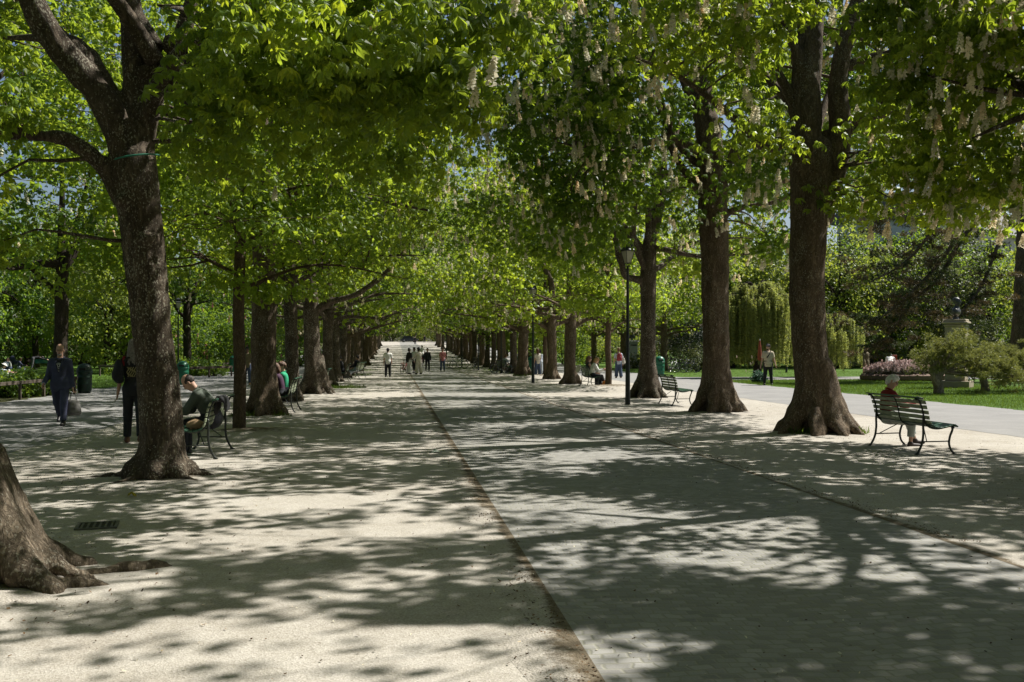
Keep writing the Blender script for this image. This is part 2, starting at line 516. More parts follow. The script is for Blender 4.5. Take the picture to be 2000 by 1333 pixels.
BARK_POLE = bark_mat('young_bark', (.085, .060, .040), (.16, .115, .075), (.25, .22, .16), .2, 1.6)
LEAF = leaf_mat('chestnut_leaf', (.085, .150, .018), (.43, .55, .04), .5, .35)
LEAF_DK = leaf_mat('chestnut_leaf_deep', (.055, .115, .018), (.27, .41, .03), .47, .35)
LEAF_LI = leaf_mat('linden_leaf', (.095, .170, .022), (.44, .58, .045), .5, .35)
LEAF_BG = leaf_mat('wood_leaf', (.080, .150, .024), (.31, .44, .035), .46, .45)
LEAF_YE = leaf_mat('spring_leaf', (.13, .18, .04), (.40, .48, .06), .45, .4)
LEAF_OL = leaf_mat('olive_leaf', (.10, .115, .05), (.15, .18, .05), .35, .45)
LEAF_RED = leaf_mat('copper_leaf', (.06, .035, .025), (.12, .07, .03), .35, .45)
YEW = leaf_mat('yew_leaf', (.014, .028, .012), (.02, .04, .012), .2, .4)
NEEDLE = leaf_mat('pine_needle', (.055, .075, .028), (.075, .105, .022), .35, .5)
NEEDLE_BR = leaf_mat('brown_needle', (.125, .092, .048), (.12, .09, .035), .35, .45, warm=(1.3, 1.05, .8))
CEDAR = leaf_mat('cedar_needle', (.34, .37, .12), (.46, .52, .13), .5, .35)
BLOSSOM = leaf_mat('cream_blossom', (.82, .78, .62), (.74, .68, .48), .42, .25, rough=.7, warm=(1.15, 1.0, .9), spec=.1)
PINKBL = leaf_mat('pink_blossom', (.55, .22, .25), (.40, .14, .15), .35, .3, rough=.7, warm=(1.1, 1.2, 1.2), spec=.1)
PALEPINK = leaf_mat('pale_pink_blossom', (.58, .46, .44), (.40, .30, .26), .35, .3, rough=.7, warm=(1.1, 1.0, 1.0), spec=.1)
GRASSB = leaf_mat('grass_blade', (.065, .125, .018), (.15, .24, .02), .4, .45)
# ------------------------------------------------------------------ leaves
def leaflet(L, W, az, droop, fold=.07, bend=.30):
    """one leaflet, base at the origin, running out at azimuth az from +Y and tipping down"""
    P = np.array([[0, 0, 0], [-W * .5, .62 * L, -fold * L], [0, .58 * L, .02 * L], [W * .5, .62 * L, -fold * L], [0, L, -bend * L]])
    c, s = math.cos(droop), math.sin(droop)
    Y = P[:, 1] * c + P[:, 2] * s; Z = -P[:, 1] * s + P[:, 2] * c
    P = np.stack([P[:, 0], Y, Z], -1)
    c, s = math.cos(az), math.sin(az)
    P = np.stack([P[:, 0] * c + P[:, 1] * s, -P[:, 0] * s + P[:, 1] * c, P[:, 2]], -1)
    return P, np.array([(0, 2, 1), (0, 3, 2), (1, 2, 4), (2, 3, 4)])

def palm_leaf(seed, n=7):
    r = random.Random(seed); V, T = [], []; k = 0
    for i in range(n):
        u = (i / (n - 1) - .5) * 2 if n > 1 else 0
        L = 1.0 - .38 * abs(u) + r.uniform(-.06, .06)
        v, t = leaflet(L, L * .40, u * R(118) + r.uniform(-.1, .1), R(26 + 16 * abs(u)) + r.uniform(-.2, .2))
        V.append(v); T.append(t + k); k += 5
    return np.vstack(V), np.vstack(T)

def simple_leaf(seed):
    r = random.Random(seed)
    v, t = leaflet(1.0, .66, 0, R(20) + r.uniform(-.2, .2), .10, .25)
    return v, t

def lite_palm(seed):
    r = random.Random(seed); V, T = [], []
    for i in range(4):
        u = (i / 3 - .5) * 2
        L = 1 - .25 * abs(u); W = L * .56
        P = np.array([[0, 0, 0], [-W * .5, .6 * L, -.05], [0, L, -.25 * L], [W * .5, .6 * L, -.05]])
        az, d = u * R(95), R(28) + r.uniform(-.2, .2)
        c, s = math.cos(d), math.sin(d); Y = P[:, 1] * c + P[:, 2] * s; Z = -P[:, 1] * s + P[:, 2] * c
        P = np.stack([P[:, 0], Y, Z], -1); c, s = math.cos(az), math.sin(az)
        P = np.stack([P[:, 0] * c + P[:, 1] * s, -P[:, 0] * s + P[:, 1] * c, P[:, 2]], -1)
        V.append(P); T += [(4 * i, 4 * i + 3, 4 * i + 1), (4 * i + 1, 4 * i + 3, 4 * i + 2)]
    return np.vstack(V), np.array(T)

PALMS = [palm_leaf(i, 6 + i % 2) for i in range(4)]
LITES = [lite_palm(i) for i in range(3)]
SIMPLES = [simple_leaf(i) for i in range(3)]

def frames(n, up, tilt, rg):
    """n random frames: U near 'up' (n,3), F a random azimuth round it"""
    U = up + rg.normal(0, tilt, (n, 3)); U /= np.linalg.norm(U, axis=1, keepdims=True) + 1e-9
    a = rg.normal(0, 1, (n, 3)); F = a - U * (a * U).sum(1, keepdims=True); F /= np.linalg.norm(F, axis=1, keepdims=True) + 1e-9
    return np.cross(F, U), F, U

def scatter(templates, P, Rr, F, U, s, tint):
    Vs, Ts, A = [], [], []; k = 0; n = len(P); which = np.arange(n) % len(templates)
    for w, (v, t) in enumerate(templates):
        m = which == w; c = int(m.sum())
        if not c: continue
        ss = s[m][:, None, None]
        W = P[m][:, None] + ss * (v[None, :, 0, None] * Rr[m][:, None] + v[None, :, 1, None] * F[m][:, None] + v[None, :, 2, None] * U[m][:, None])
        Vs.append(W.reshape(-1, 3)); A.append(np.repeat(tint[m], len(v)))
        Ts.append((t[None] + (np.arange(c) * len(v))[:, None, None]).reshape(-1, 3) + k); k += c * len(v)
    return np.vstack(Vs), np.vstack(Ts), np.concatenate(A)

def candle_template(seed, n=42, H=1.0):
    """an upright flower candle of many small petals"""
    r = np.random.default_rng(seed); V, T = [], []
    for i in range(n):
        z = (i + .5) / n * H; rad = .155 * (1 - z / H) ** .7 + .03
        a = i * 2.39996 + r.uniform(-.3, .3); c = np.array([rad * math.cos(a), rad * math.sin(a), z])
        d = r.normal(0, 1, (2, 3)); d[0] += [math.cos(a) * .2, math.sin(a) * .2, .2]
        u = d[0] / np.linalg.norm(d[0]); w = np.cross(u, d[1]); w /= np.linalg.norm(w); q = (.095 if n > 15 else .15) + .04 * r.random()
        k = len(V) * 1
        V += [c + u * q, c + w * q * .8, c - u * q, c - w * q * .8]; T += [(k, k + 1, k + 2), (k, k + 2, k + 3)]
    return np.array(V), np.array(T)
CANDLES = [candle_template(i) for i in range(3)]
CANDLES_LITE = [candle_template(i + 5, 10) for i in range(2)]

# ------------------------------------------------------------------ crowns
CULL = []       # openings in the canopy: (shadow centre x, y, rx, ry, strength) on the ground along the sun
def cull_mask(Pw, rg):
    keep = np.ones(len(Pw), bool)
    if not len(CULL): return keep
    t = Pw[:, 2] / SUN[2]; gx = Pw[:, 0] - SUN[0] * t; gy = Pw[:, 1] - SUN[1] * t
    wob = .28 * vnoise(np.stack([gx * 1.1, gy * 1.1, gx * 0], -1), 3)
    for (cx, cy, rx, ry, st) in CULL:
        q = np.sqrt(((gx - cx) / rx) ** 2 + ((gy - cy) / ry) ** 2) + wob
        keep &= ~((q < 1) & (rg.random(len(Pw)) < st))
    return keep

def near_mask(Pw, dmin):
    """leaf room round the photographer"""
    return np.linalg.norm(Pw - np.array([0, 0, CAMH]), axis=1) > dmin

WINDOWS = [(20, 385, -900, 430, 12.6, .95), (1490, 1700, -900, 470, 19.0, .86), (1325, 1460, 60, 520, 25.4, .8), (1225, 1300, 380, 620, 33, .7), (540, 640, 520, 640, 31, .6), (1192, 1252, 450, 570, 29.6, .97)]
def see_through(P, rg):
    """the crowns are thin where the photograph looks through to trunks and limbs"""
    d = P @ CF; x = 1000 + FPX * (P @ CR) / np.maximum(d, .1); y = HOR - FPX * (P[:, 2] - CAMH) / np.maximum(d, .1)
    keep = np.ones(len(P), bool)
    for (x0, x1, y0, y1, dm, pr) in WINDOWS:
        keep &= ~((x > x0) & (x < x1) & (y > y0) & (y < y1) & (d > 1) & (d < dm) & (rg.random(len(P)) < pr))
    return keep

def crown_points(rg, n, c, r, inner=.62, low=None, lumps=.22, seed=0, gap=None, thin=.5):
    """clump centres near the surface of a lumpy ellipsoid"""
    c = np.asarray(c, float); r = np.asarray(r, float); out = []
    while len(out) < n:
        d = rg.normal(0, 1, 3); d /= np.linalg.norm(d)
        f = 1 + lumps * float(vnoise(np.array([d * 2.3 + seed]), seed)[0]) * 1.6
        q = (inner + (1 - inner) * rg.random() ** .7) * f
        p = c + d * r * q
        if low is not None and p[2] < low(p) : continue
        if thin and p[2] > c[2] + .35 * r[2] and rg.random() < thin: continue
        if gap is not None and gap(p): continue
        out.append(p)
    return np.array(out)

def leaves_for(rg, clumps, per, rad, size, templates, axis, tilt=.45, droop=.35, tintbase=.5, flat=.55):
    """leaf positions and frames round clump centres; leaves sit out at the surface of each clump and hang outward"""
    n = len(clumps); N = n * per
    C = np.repeat(clumps, per, 0); rr = np.repeat(rad * rg.uniform(.7, 1.3, n), per)
    d = rg.normal(0, 1, (N, 3)); d /= np.linalg.norm(d, axis=1, keepdims=True)
    q = rg.random(N) ** .45
    off = d * (rr * q)[:, None]; off[:, 2] *= flat
    P = C + off
    out = P - np.asarray(axis)[None]; out[:, 2] = 0; out /= np.linalg.norm(out, axis=1, keepdims=True) + 1e-6
    up = np.array([0, 0, 1.0]) + out * droop + d * .35
    Rr, F, U = frames(N, up, tilt, rg)
    s = size * rg.uniform(.65, 1.2, N)
    tint = np.clip(np.repeat(tintbase + rg.normal(0, .13, n), per) + rg.normal(0, .17, N), 0, 1)
    return P, Rr, F, U, s, tint

def twig_path(a, b, sag, rg, n=5):
    a, b = np.asarray(a), np.asarray(b); t = np.linspace(0, 1, n)[:, None]
    p = a * (1 - t) + b * t
    L = np.linalg.norm(b - a)
    p[:, 2] += (np.sin(t[:, 0] * math.pi)) * sag * L
    p[1:-1] += rg.normal(0, .03 * L + .01, (n - 2, 3))
    return p

class Tree:
    """gathers trunk, limbs, twigs and leaves of one tree in its own coordinates"""
    def __init__(s, seed): s.rg = np.random.default_rng(seed); s.mb = MB(); s.attach = []; s.sol = Solid(); s.seed = seed
    def stem(s, pts, rad, k=.03, solid=True, n=6, attach=True, tube_n=9):
        P = catmull(pts, n); t = np.linspace(0, len(rad) - 1, len(P)); rr = np.interp(t, np.arange(len(rad)), rad)
        if solid: rr = rr * .93 - .008
        if solid: s.sol.chain(P, rr, k)
        else: s.mb.tube(P, rr, tube_n)
        if attach: s.attach += [(p, r_) for p, r_ in zip(P, rr)]
        return P, rr
    def flare(s, n, r, out, h, lean=0, seed=0, az0=0.0, k=.14, dip=.10):
        for i in range(n):
            a = az0 + i * 2 * math.pi / n + s.rg.uniform(-.25, .25); o = out * s.rg.uniform(.75, 1.25); hh = h * s.rg.uniform(.75, 1.25)
            d = np.array([math.cos(a), math.sin(a), 0])
            s.sol.chain([d * r * .55 + [0, 0, hh], d * r * .95 + [0, 0, hh * .45], d * (r + o * .45) + [0, 0, .10], d * (r + o) + [0, 0, -dip]],
                        [r * .30, r * .30, r * .24, r * .12], k)
    def trunk_obj(s, name, mat, parent, h=.05, bark=.022, fx=9.0, fz=2.2):
        parts = []
        if s.sol.p:
            sd = s.seed
            V, Q = s.sol.mesh(h, lambda P: bark * vnoise(P * [fx, fx, fz], sd) + bark * 1.2 * vnoise(P * [2.3, 2.3, 1.0], sd + 1) + bark * .5 * vnoise(P * [20, 20, 6], sd + 2))
            parts.append((V, None, Q))
        if s.mb.n: parts.append(s.mb.arrays())
        m = MB()
        for V, T, Q in parts: m.add(V, T, Q)
        return m.build(name, mat, parent, smooth=True)
    def twigs(s, clumps, r0=.018, sag=.08, n=4, t_long=True):
        A = np.array([a[0] for a in s.attach]); AR = np.array([a[1] for a in s.attach])
        for c in clumps:
            d = np.linalg.norm(A - c, axis=1) + np.where(A[:, 2] > c[2] + .6, 1.2, 0)
            i = int(np.argmin(d)); L = np.linalg.norm(A[i] - c)
            if L < .05 or (L > 2.3 and t_long): continue
            p = twig_path(A[i], c, sag, s.rg)
            s.mb.tube(p, np.linspace(min(AR[i] * .7, r0 + .007 * L), .006, len(p)), n, cap=False)
    def crown_obj(s, name, mat, parent, clumps, per, rad, size, templates, axis, world=None, cull=False, dmin=0, **kw):
        L = leaves_for(s.rg, clumps, per, rad, size, templates, axis, **kw)
        if world is not None and (cull or dmin):
            Pw = L[0] + np.asarray(world); keep = near_mask(Pw, dmin) if dmin else np.ones(len(Pw), bool)
            if cull: keep &= cull_mask(Pw, s.rg)
            L = [x[keep] for x in L]
        V, T, A = scatter(templates, *L)
        return obj(name, mesh_from(name, V, T, None, mat, False, attrs={'tint': A}), parent)
    def candles(s, name, mat, parent, clumps, axis, n, size=.21, templates=None, low=None, pref=None, world=None):
        rg = s.rg; templates = templates or CANDLES
        w = (1 + 2.5 * (clumps[:, 1] < .5) + 2.5 * (clumps[:, 1] < -1.5) + 2 * (clumps[:, 2] < axis[2])) if pref is None else pref(clumps)
        i = rg.choice(len(clumps), n, p=w / w.sum())
        out = clumps[i] - np.asarray(axis); out[:, 2] *= .6; out /= np.linalg.norm(out, axis=1, keepdims=True) + 1e-6
        P = clumps[i] + out * rg.uniform(.5, 1.0, (n, 1)) + rg.normal(0, .36, (n, 3)) * [1, 1, .6] + [0, 0, .16]
        if world is not None:
            k = see_through(P + world, rg); P = P[k]; out = out[k]; n = len(P)
        Rr, F, U = frames(n, np.array([0, 0, 1.0]) + out * .18, .12, rg)
        # template z is up: swap so that template x,y,z follow Rr,F,U
        V, T, A = scatter(templates, P, Rr, F, U, size * rg.uniform(.75, 1.2, n), rg.random(n))
        o = obj(name, mesh_from(name, V, T, None, mat, False, attrs={'tint': A}), parent)
        o['kind'] = 'stuff'
        return o

def soil_patch(x, y, r, h=.02, seed=0, sx=1.0, name='soil_patch'):
    """low ground of bare soil and debris round a trunk"""
    rg = np.random.default_rng(seed + 900); na, nr = 40, 9
    a = np.arange(na) * 2 * math.pi / na
    prof = r * (1 + .35 * vnoise(np.stack([np.cos(a) * 1.6 + seed, np.sin(a) * 1.6, a * 0], -1), seed)); V = []; E = []
    z0 = zgf(y)
    for j in range(nr + 1):
        t = j / nr
        for i in range(na):
            px, py = prof[i] * t * math.cos(a[i]) * sx, prof[i] * t * math.sin(a[i])
            z = h * (1 - t * t) ** 1.3 + .010 * float(1 - t) * (1 + vnoise(np.array([[px * 7, py * 7, seed]]), 5)[0])
            V.append((px, py, z + .003 - .014 * t ** 4)); E.append(t)
    Q = [(j * na + i, (j + 1) * na + i, (j + 1) * na + (i + 1) % na, j * na + (i + 1) % na) for j in range(nr) for i in range(na)]
    o = obj(name, mesh_from(name, V, None, Q, SOIL, True, attrs={'edge': np.array(E)}))
    o.location = (x, y, z0); o['kind'] = 'structure'
    return o

# ------------------------------------------------------------------ a chestnut of the alley
def limb_set(t, fork, spread, hts, n, r0, seed, rx=5.2, ry=4.2, skip=None):
    """main limbs leaving the trunk near the fork, curving out and up"""
    rg = t.rg
    for i in range(n):
        a = i * 2 * math.pi / n + rg.uniform(-.35, .35) + seed
        if skip is not None and skip(math.cos(a), math.sin(a)): continue
        z0 = fork[2] + rg.uniform(-.5, 1.1); ze = hts[0] + (hts[1] - hts[0]) * ((i * 7 % n) / max(1, n - 1)) + rg.uniform(-.4, .4)
        q = rg.uniform(.72, .95) * spread
        d = np.array([math.cos(a) * rx, math.sin(a) * ry, 0])
        steep = (ze - z0)
        pts = [np.array([fork[0], fork[1], z0]) + d * .02, np.array([fork[0], fork[1], z0 + .25 * steep]) + d * .2 * q,
               np.array([fork[0], fork[1], z0 + .6 * steep]) + d * .52 * q, np.array([fork[0], fork[1], z0 + steep]) + d * q]
        pts[1] += rg.normal(0, .12, 3); pts[2] += rg.normal(0, .25, 3)
        P, rr = t.stem(pts, [r0, r0 * .75, r0 * .5, r0 * .18], solid=False, n=5, tube_n=7)
        for k in (6, 9, 12):       # side branches
            if k >= len(P): continue
            dd = np.cross(P[k] - P[k - 1], [0, 0, 1]); dd /= np.linalg.norm(dd) + 1e-9
            e = P[k] + dd * rg.choice([-1, 1]) * rg.uniform(1.0, 1.9) + [0, 0, rg.uniform(-.5, .9)] + (P[k] - P[k - 1]) * 1.5
            t.stem([P[k], (P[k] + e) / 2 + rg.normal(0, .12, 3) + [0, 0, .1], e], [rr[k] * .6, rr[k] * .4, .012], solid=False, n=4, tube_n=5)

def alley_low(cx, cy, z_edge, z_mid, rr):
    def f(p):
        q = math.hypot(p[0] - cx, p[1] - cy) / rr
        return z_edge + (z_mid - z_edge) * max(0, 1 - q) ** .8
    return f

def chestnut(name, label, X, Y, seed, trunk=None, r=.35, rad=(5.7, 4.6, 5.4), zc=9.0, edge=3.7, mid=6.2, nclump=150, per=46, size=.19,
             templates=None, bark=None, leaf=None, flowers=150, limbs=8, group=None, h=.05, cull=True, dmin=6.0, gap=None, fork=4.6, flare=None, lean=(0, 0), blossom=None,
             extra=None, soil=1.3, candle=.21, pref=None, skip=None, cat='tree', flat=.55, crad=.9, candles_t=None, tintbase=.5, zaxis=None):
    t = Tree(seed); root = thing(name, label, cat, (X, Y, zgf(Y)), 0, group)
    templates = templates or PALMS
    top = np.array([lean[0] * fork, lean[1] * fork, fork])
    if trunk is None:
        wob = t.rg.normal(0, .05, 2)
        t.stem([(0, 0, -.1), (top[0] * .25 + wob[0], top[1] * .25 + wob[1], fork * .3), (top[0] * .6, top[1] * .6, fork * .65), top, (top[0] * 1.25, top[1] * 1.25, fork + 2.2)],
               [r * 1.05, r * .95, r * .90, r * .92, r * .5], solid=True, n=4)
        t.flare(flare or 6, r, r * 1.0, r * 2.2, az0=seed)
        t.stem([(top[0] * 1.25, top[1] * 1.25, fork + 2.1), (top[0] * 1.3 + t.rg.normal(0, .3), top[1] * 1.3 + t.rg.normal(0, .3), fork + 4.5), (top[0] * 1.3, top[1] * 1.3, zc + rad[2] * .75)],
               [r * .5, r * .3, .03], solid=False, n=5)
        limb_set(t, top, 1.0, (zc - rad[2] * .75, zc + rad[2] * .55), limbs, r * .42, seed, rad[0] * .85, rad[1] * .85, skip)
    else:
        trunk(t)
        if limbs:
            limb_set(t, top, 1.0, (zc - rad[2] * .7, zc + rad[2] * .55), limbs, r * .36, seed, rad[0] * .85, rad[1] * .85, skip)
    ctr = (top[0] * 1.3, top[1] * 1.3, zc)
    cl = crown_points(t.rg, nclump, ctr, rad, low=alley_low(ctr[0], ctr[1], edge, mid, max(rad[:2])), seed=seed, gap=gap)
    if extra is not None: cl = np.vstack([cl, np.asarray(extra, float)])
    W = np.array([X, Y, zgf(Y)])
    if dmin: cl = cl[near_mask(cl + W, dmin)]
    if dmin: cl = cl[see_through(cl + W, t.rg)]
    t.twigs(cl)
    t.trunk_obj('trunk', bark or BARK, root, h)
    t.crown_obj('crown', leaf or LEAF, root, cl, per, crad, size, templates, ctr, world=W, cull=cull, dmin=dmin * .8, flat=flat, tintbase=tintbase)
    if flowers: t.candles('blossom', blossom or BLOSSOM, root, cl, ctr, flowers, candle, candles_t, pref=pref, world=W if dmin else None)
    if soil: soil_patch(X, Y, soil, seed=seed)
    return root
# ------------------------------------------------------------------ ground sheets
YS = np.concatenate([np.arange(-12, 78, 6.0), np.arange(78, 330, 6.0)])
def sheet(name, x0, x1, dz, m, ys=YS, jit=0.0, label=None):
    V = []
    for y in ys: V += [(x0, y, float(zg(y)) + dz), (x1, y, float(zg(y)) + dz)]
    Q = [(2 * i, 2 * i + 1, 2 * i + 3, 2 * i + 2) for i in range(len(ys) - 1)]
    o = obj(name, mesh_from(name, V, None, Q, m, True)); o['kind'] = 'structure'; return o

def edged_sheet(name, xl, xr, dz, m, y0, y1, step=.25, jl=0.0, jr=0.0, seed=0):
    """a sheet whose long edges wander a little"""
    ys = np.arange(y0, y1, step) if y1 < 90 else np.concatenate([np.arange(y0, 60, step), np.arange(60, y1, 3.0)])
    l = xl + jl * vnoise(np.stack([ys * 1.3, ys * 0 + seed, ys * 0], -1), seed) + jl * .6 * vnoise(np.stack([ys * 4.1, ys * 0, ys * 0], -1), seed + 1)
    r = xr + jr * vnoise(np.stack([ys * 1.1, ys * 0 + 3, ys * 0], -1), seed + 2) + jr * .6 * vnoise(np.stack([ys * 3.7, ys * 0, ys * 0], -1), seed + 3)
    z = zg(ys) + dz
    V = np.stack([np.stack([l, ys, z], -1), np.stack([r, ys, z], -1)], 1).reshape(-1, 3)
    Q = [(2 * i, 2 * i + 1, 2 * i + 3, 2 * i + 2) for i in range(len(ys) - 1)]
    o = obj(name, mesh_from(name, V, None, Q, m, True)); o['kind'] = 'structure'; return o

far = np.concatenate([np.arange(-60, 78, 12.0), np.arange(78, 330, 6.0), [400, 600, 900, 1500]])
sheet('ground', -1500, 1500, -.016, EARTH, far)
edged_sheet('gravel_walk', -6.5, 12.1, -.006, GRAVEL, -10, 300, jl=.10, jr=.10, seed=2)
edged_sheet('path', -12.2, -6.1, -.002, ASPHALT, -10, 300, jl=.10, jr=.06, seed=5)
edged_sheet('path', 11.7, 16.9, -.002, ASPHALT, -10, 300, jl=.06, jr=.16, seed=8)
sheet('alley_paving', 1.03, 4.70, 0.0, COBBLE)
edged_sheet('lawn', 16.9, 30, -.006, LAWN, 18, 52, jl=.14, seed=12)
edged_sheet('lawn', 16.9, 60, -.006, LAWN, 58, 160, step=2, jl=.14, seed=14)
edged_sheet('path', 16.7, 40, -.0035, ASPHALT, 52, 58, jl=.1, seed=15)
edged_sheet('lawn', -60, -12.2, -.006, LAWN, 44, 160, step=2, seed=16)
edged_sheet('path', -60, -12.1, -.0035, ASPHALT, 39.5, 44, seed=17)
edged_sheet('flower_bed_soil', -24, -12.5, -.006, EARTH, 22, 38.2, seed=18)
edged_sheet('lawn', 30, 60, -.006, LAWN, 18, 52, jl=.14, seed=19)

# debris: old leaves and bits lying along the edges of the paving and under the trees
def litter(name, P, size, seed, m):
    r = np.random.default_rng(seed); n = len(P)
    Rr, F, U = frames(n, np.array([0, 0, 1.0]), .35, r)
    q = np.array([[-.5, -.28, 0], [.5, -.22, .05], [.45, .25, .02], [-.4, .3, .08]]); t = np.array([(0, 1, 2), (0, 2, 3)])
    V, T, A = scatter([(q, t)], P, Rr, F, U, size * r.uniform(.4, 1.5, n), r.random(n))
    o = obj(name, mesh_from(name, V, T, None, m, False, attrs={'tint': A})); o['kind'] = 'stuff'; return o
DEBRIS = leaf_mat('old_leaf', (.13, .085, .05), (.03, .02, .01), .1, .6, rough=.9, warm=(1.7, 1.5, 1.2), spec=.1)
rl = np.random.default_rng(33)
pts = []
n = 5000
y = 4 + 45 * rl.random(n) ** 1.6
gate = vnoise(np.stack([y * .7, y * 0, y * 0], -1), 4) + rl.normal(0, .5, n) > -.1
y = y[gate]; pts.append(np.stack([1.0 - np.abs(rl.normal(0, .16, len(y))) + .02, y], -1))
y = 8 + 40 * rl.random(3500) ** 1.4; pts.append(np.stack([4.75 + np.abs(rl.normal(0, .12, len(y))), y], -1))
for (tx, ty, q) in [(-2.9, 7.5, 700), (-3, 13.2, 1100), (-3, 19.5, 900), (-3.2, 24.9, 500), (8.3, 18.9, 700), (8.45, 25.5, 600), (8.5, 33, 500), (8.9, 12, 900), (8.8, 40.5, 700)]:
    a = rl.random(q) * 6.283; rr = .35 + np.abs(rl.normal(0, .75, q)); pts.append(np.stack([tx + rr * np.cos(a), ty + rr * np.sin(a)], -1))
pts.append(np.stack([rl.uniform(-5, 11, 4200), 3.5 + 30 * rl.random(4200) ** 1.3], -1))
pts = np.vstack(pts)
litter('leaf_litter', np.column_stack([pts, np.full(len(pts), .004)]), .016, 5, DEBRIS)

# grass of the lawns and tufts
def grass(name, P, h, seed, m=None):
    r = np.random.default_rng(seed); n = len(P)
    q = np.array([[-.06, 0, 0], [.06, 0, 0], [.02, .18, .62], [.0, .42, 1.0]]); t = np.array([(0, 1, 2), (0, 2, 3)])
    Rr, F, U = frames(n, np.array([0, 0, 1.0]), .22, r)
    V, T, A = scatter([(q, t)], P, Rr, F, U, h * r.uniform(.5, 1.4, n), r.random(n))
    o = obj(name, mesh_from(name, V, T, None, m or GRASSB, False, attrs={'tint': A})); o['kind'] = 'stuff'; return o
def field(x0, x1, y0, y1, n, seed, z=-.006):
    r = np.random.default_rng(seed); P = np.stack([r.uniform(x0, x1, n), r.uniform(y0, y1, n)], -1)
    return np.column_stack([P, zg(P[:, 1]) + z])
grass('grass', np.vstack([field(16.85, 27, 24, 52, 60000, 1), field(16.85, 34, 58, 80, 14000, 2)]), .075, 3)
grass('grass', np.vstack([field(-34, -12.3, 44, 62, 30000, 4), field(-40, -12.3, 62, 90, 14000, 6)]), .085, 5)
tufts = []
for (tx, ty, n_, rr) in [(-3.72, 24.95, 160, .25), (-2.75, 24.95, 60, .2), (7.85, 18.5, 120, .2), (9.0, 18.6, 60, .2), (8.9, 40.5, 80, .2), (8.75, 57, 90, .3), (-2.4, 43.2, 700, .9), (-2.6, 64, 400, .9), (7.2, 70, 300, 1.0), (-2.5, 78, 300, .9), (7.8, 61, 160, .5), (7.6, 77, 300, .8)]:
    a = rl.random(n_) * 6.283; q = rr * np.sqrt(rl.random(n_)); tufts.append(np.stack([tx + q * np.cos(a) * 1.3, ty + q * np.sin(a), zg(ty + q * np.sin(a))], -1))
grass('grass_tufts', np.vstack(tufts), .13, 9)

# strips of trodden dirt and old leaf mould along the edges of the paving
def dirt_strip(x0, w, side, seed):
    ys = np.concatenate([np.arange(2.5, 40, .12), np.arange(40, 100, .6)]); V, E = [], []; m = 6
    for y in ys:
        ww = w * (1 + .55 * float(vnoise(np.array([[y * .9, seed, 0]]), seed)[0]) + .3 * float(vnoise(np.array([[y * 3.1, seed, 2]]), seed)[0]))
        for j in range(m + 1):
            t = j / m; V.append((x0 + side * ww * t, y, float(zg(y)) + .002 + .008 * t * (1 - t) * 4 * (.6 + .4 * math.sin(y * 5)) - .007 * t ** 3)); E.append(-.05 + 1.0 * t ** .8 - .12 * float(vnoise(np.array([[y * 2.0, t * 3, seed]]), seed)[0]))
    Q = [(i * (m + 1) + j, i * (m + 1) + j + 1, (i + 1) * (m + 1) + j + 1, (i + 1) * (m + 1) + j) for i in range(len(ys) - 1) for j in range(m)]
    o = obj('dirt_strip', mesh_from('dirt_strip', V, None, [q[::-1] for q in Q] if side < 0 else Q, SOIL, True, attrs={'edge': np.array(E)})); o['kind'] = 'structure'
dirt_strip(1.035, .30, -1, 3); dirt_strip(4.695, .17, 1, 6)
pt = np.stack([rl.uniform(-6, 11.5, 2600), 4 + 34 * rl.random(2600) ** 1.3], -1)
litter('fallen_petals', np.column_stack([pt, np.full(len(pt), .003)]), .017, 8, BLOSSOM)
# ------------------------------------------------------------------ the near trees of the alley, one by one
CULL += [(-.7, 5.3, 2.0, 1.0, .93), (3.7, 7.0, 1.3, .5, .75), (-.6, 8.3, .9, .4, .6), (-2.4, 7.35, .75, .55, .85), (-1.6, 9.0, .8, .35, .6), (-7.1, 20.6, 1.7, 1.5, .9)]

def px2(px, py, X, Y):
    """local x,z of a photograph position taken at a tree's own distance"""
    d = CF[0] * X + CF[1] * Y
    q = CF * d + CR * ((px - 1000.0) / FPX * d)
    return q[0] - X, CAMH + (HOR - py) / FPX * d
def path(X, Y, pts, dy=0.0):
    out = []
    for i, p in enumerate(pts):
        x, z = px2(p[0], p[1], X, Y); yy = p[2] if len(p) > 2 else dy * i / max(1, len(pts) - 1)
        out.append((x, yy, z))
    return out

# nearest tree on the left edge, leaning out of the picture
def tr_l1(t):
    t.stem([(-.1, 0, -.1), (-.22, 0, .55), (-.42, 0, 1.1), (-.85, .05, 2.3), (-1.35, .1, 3.8), (-1.7, .2, 6.0)], [.37, .34, .32, .30, .28, .18], n=4)
    t.flare(5, .36, .30, .85, az0=.9)
    for a, L, r_ in ((-.05, .62, .085), (-.45, .5, .08), (.55, .5, .08), (-1.3, .5, .09)):
        d = np.array([math.cos(a), math.sin(a), 0])
        t.sol.chain([d * .18 + [-.05, 0, .75], d * .34 + [0, 0, .34], d * (.34 + L * .45) + [0, 0, .12], d * (.34 + L) + [0, 0, -.02]], [.17, .15, r_ * 1.15, r_ * .7], .08)
    # roots running over the gravel
    t.sol.chain([(.4, .0, .04), (.62, .06, .0), (.85, .14, -.015), (1.1, .26, -.008), (1.3, .36, -.02), (1.5, .42, -.05)], [.08, .05, .04, .042, .038, .025], .08)
    t.sol.chain([(.35, -.12, .06), (.6, -.2, .01), (.9, -.22, .0), (1.15, -.18, -.03)], [.08, .05, .04, .03], .06)
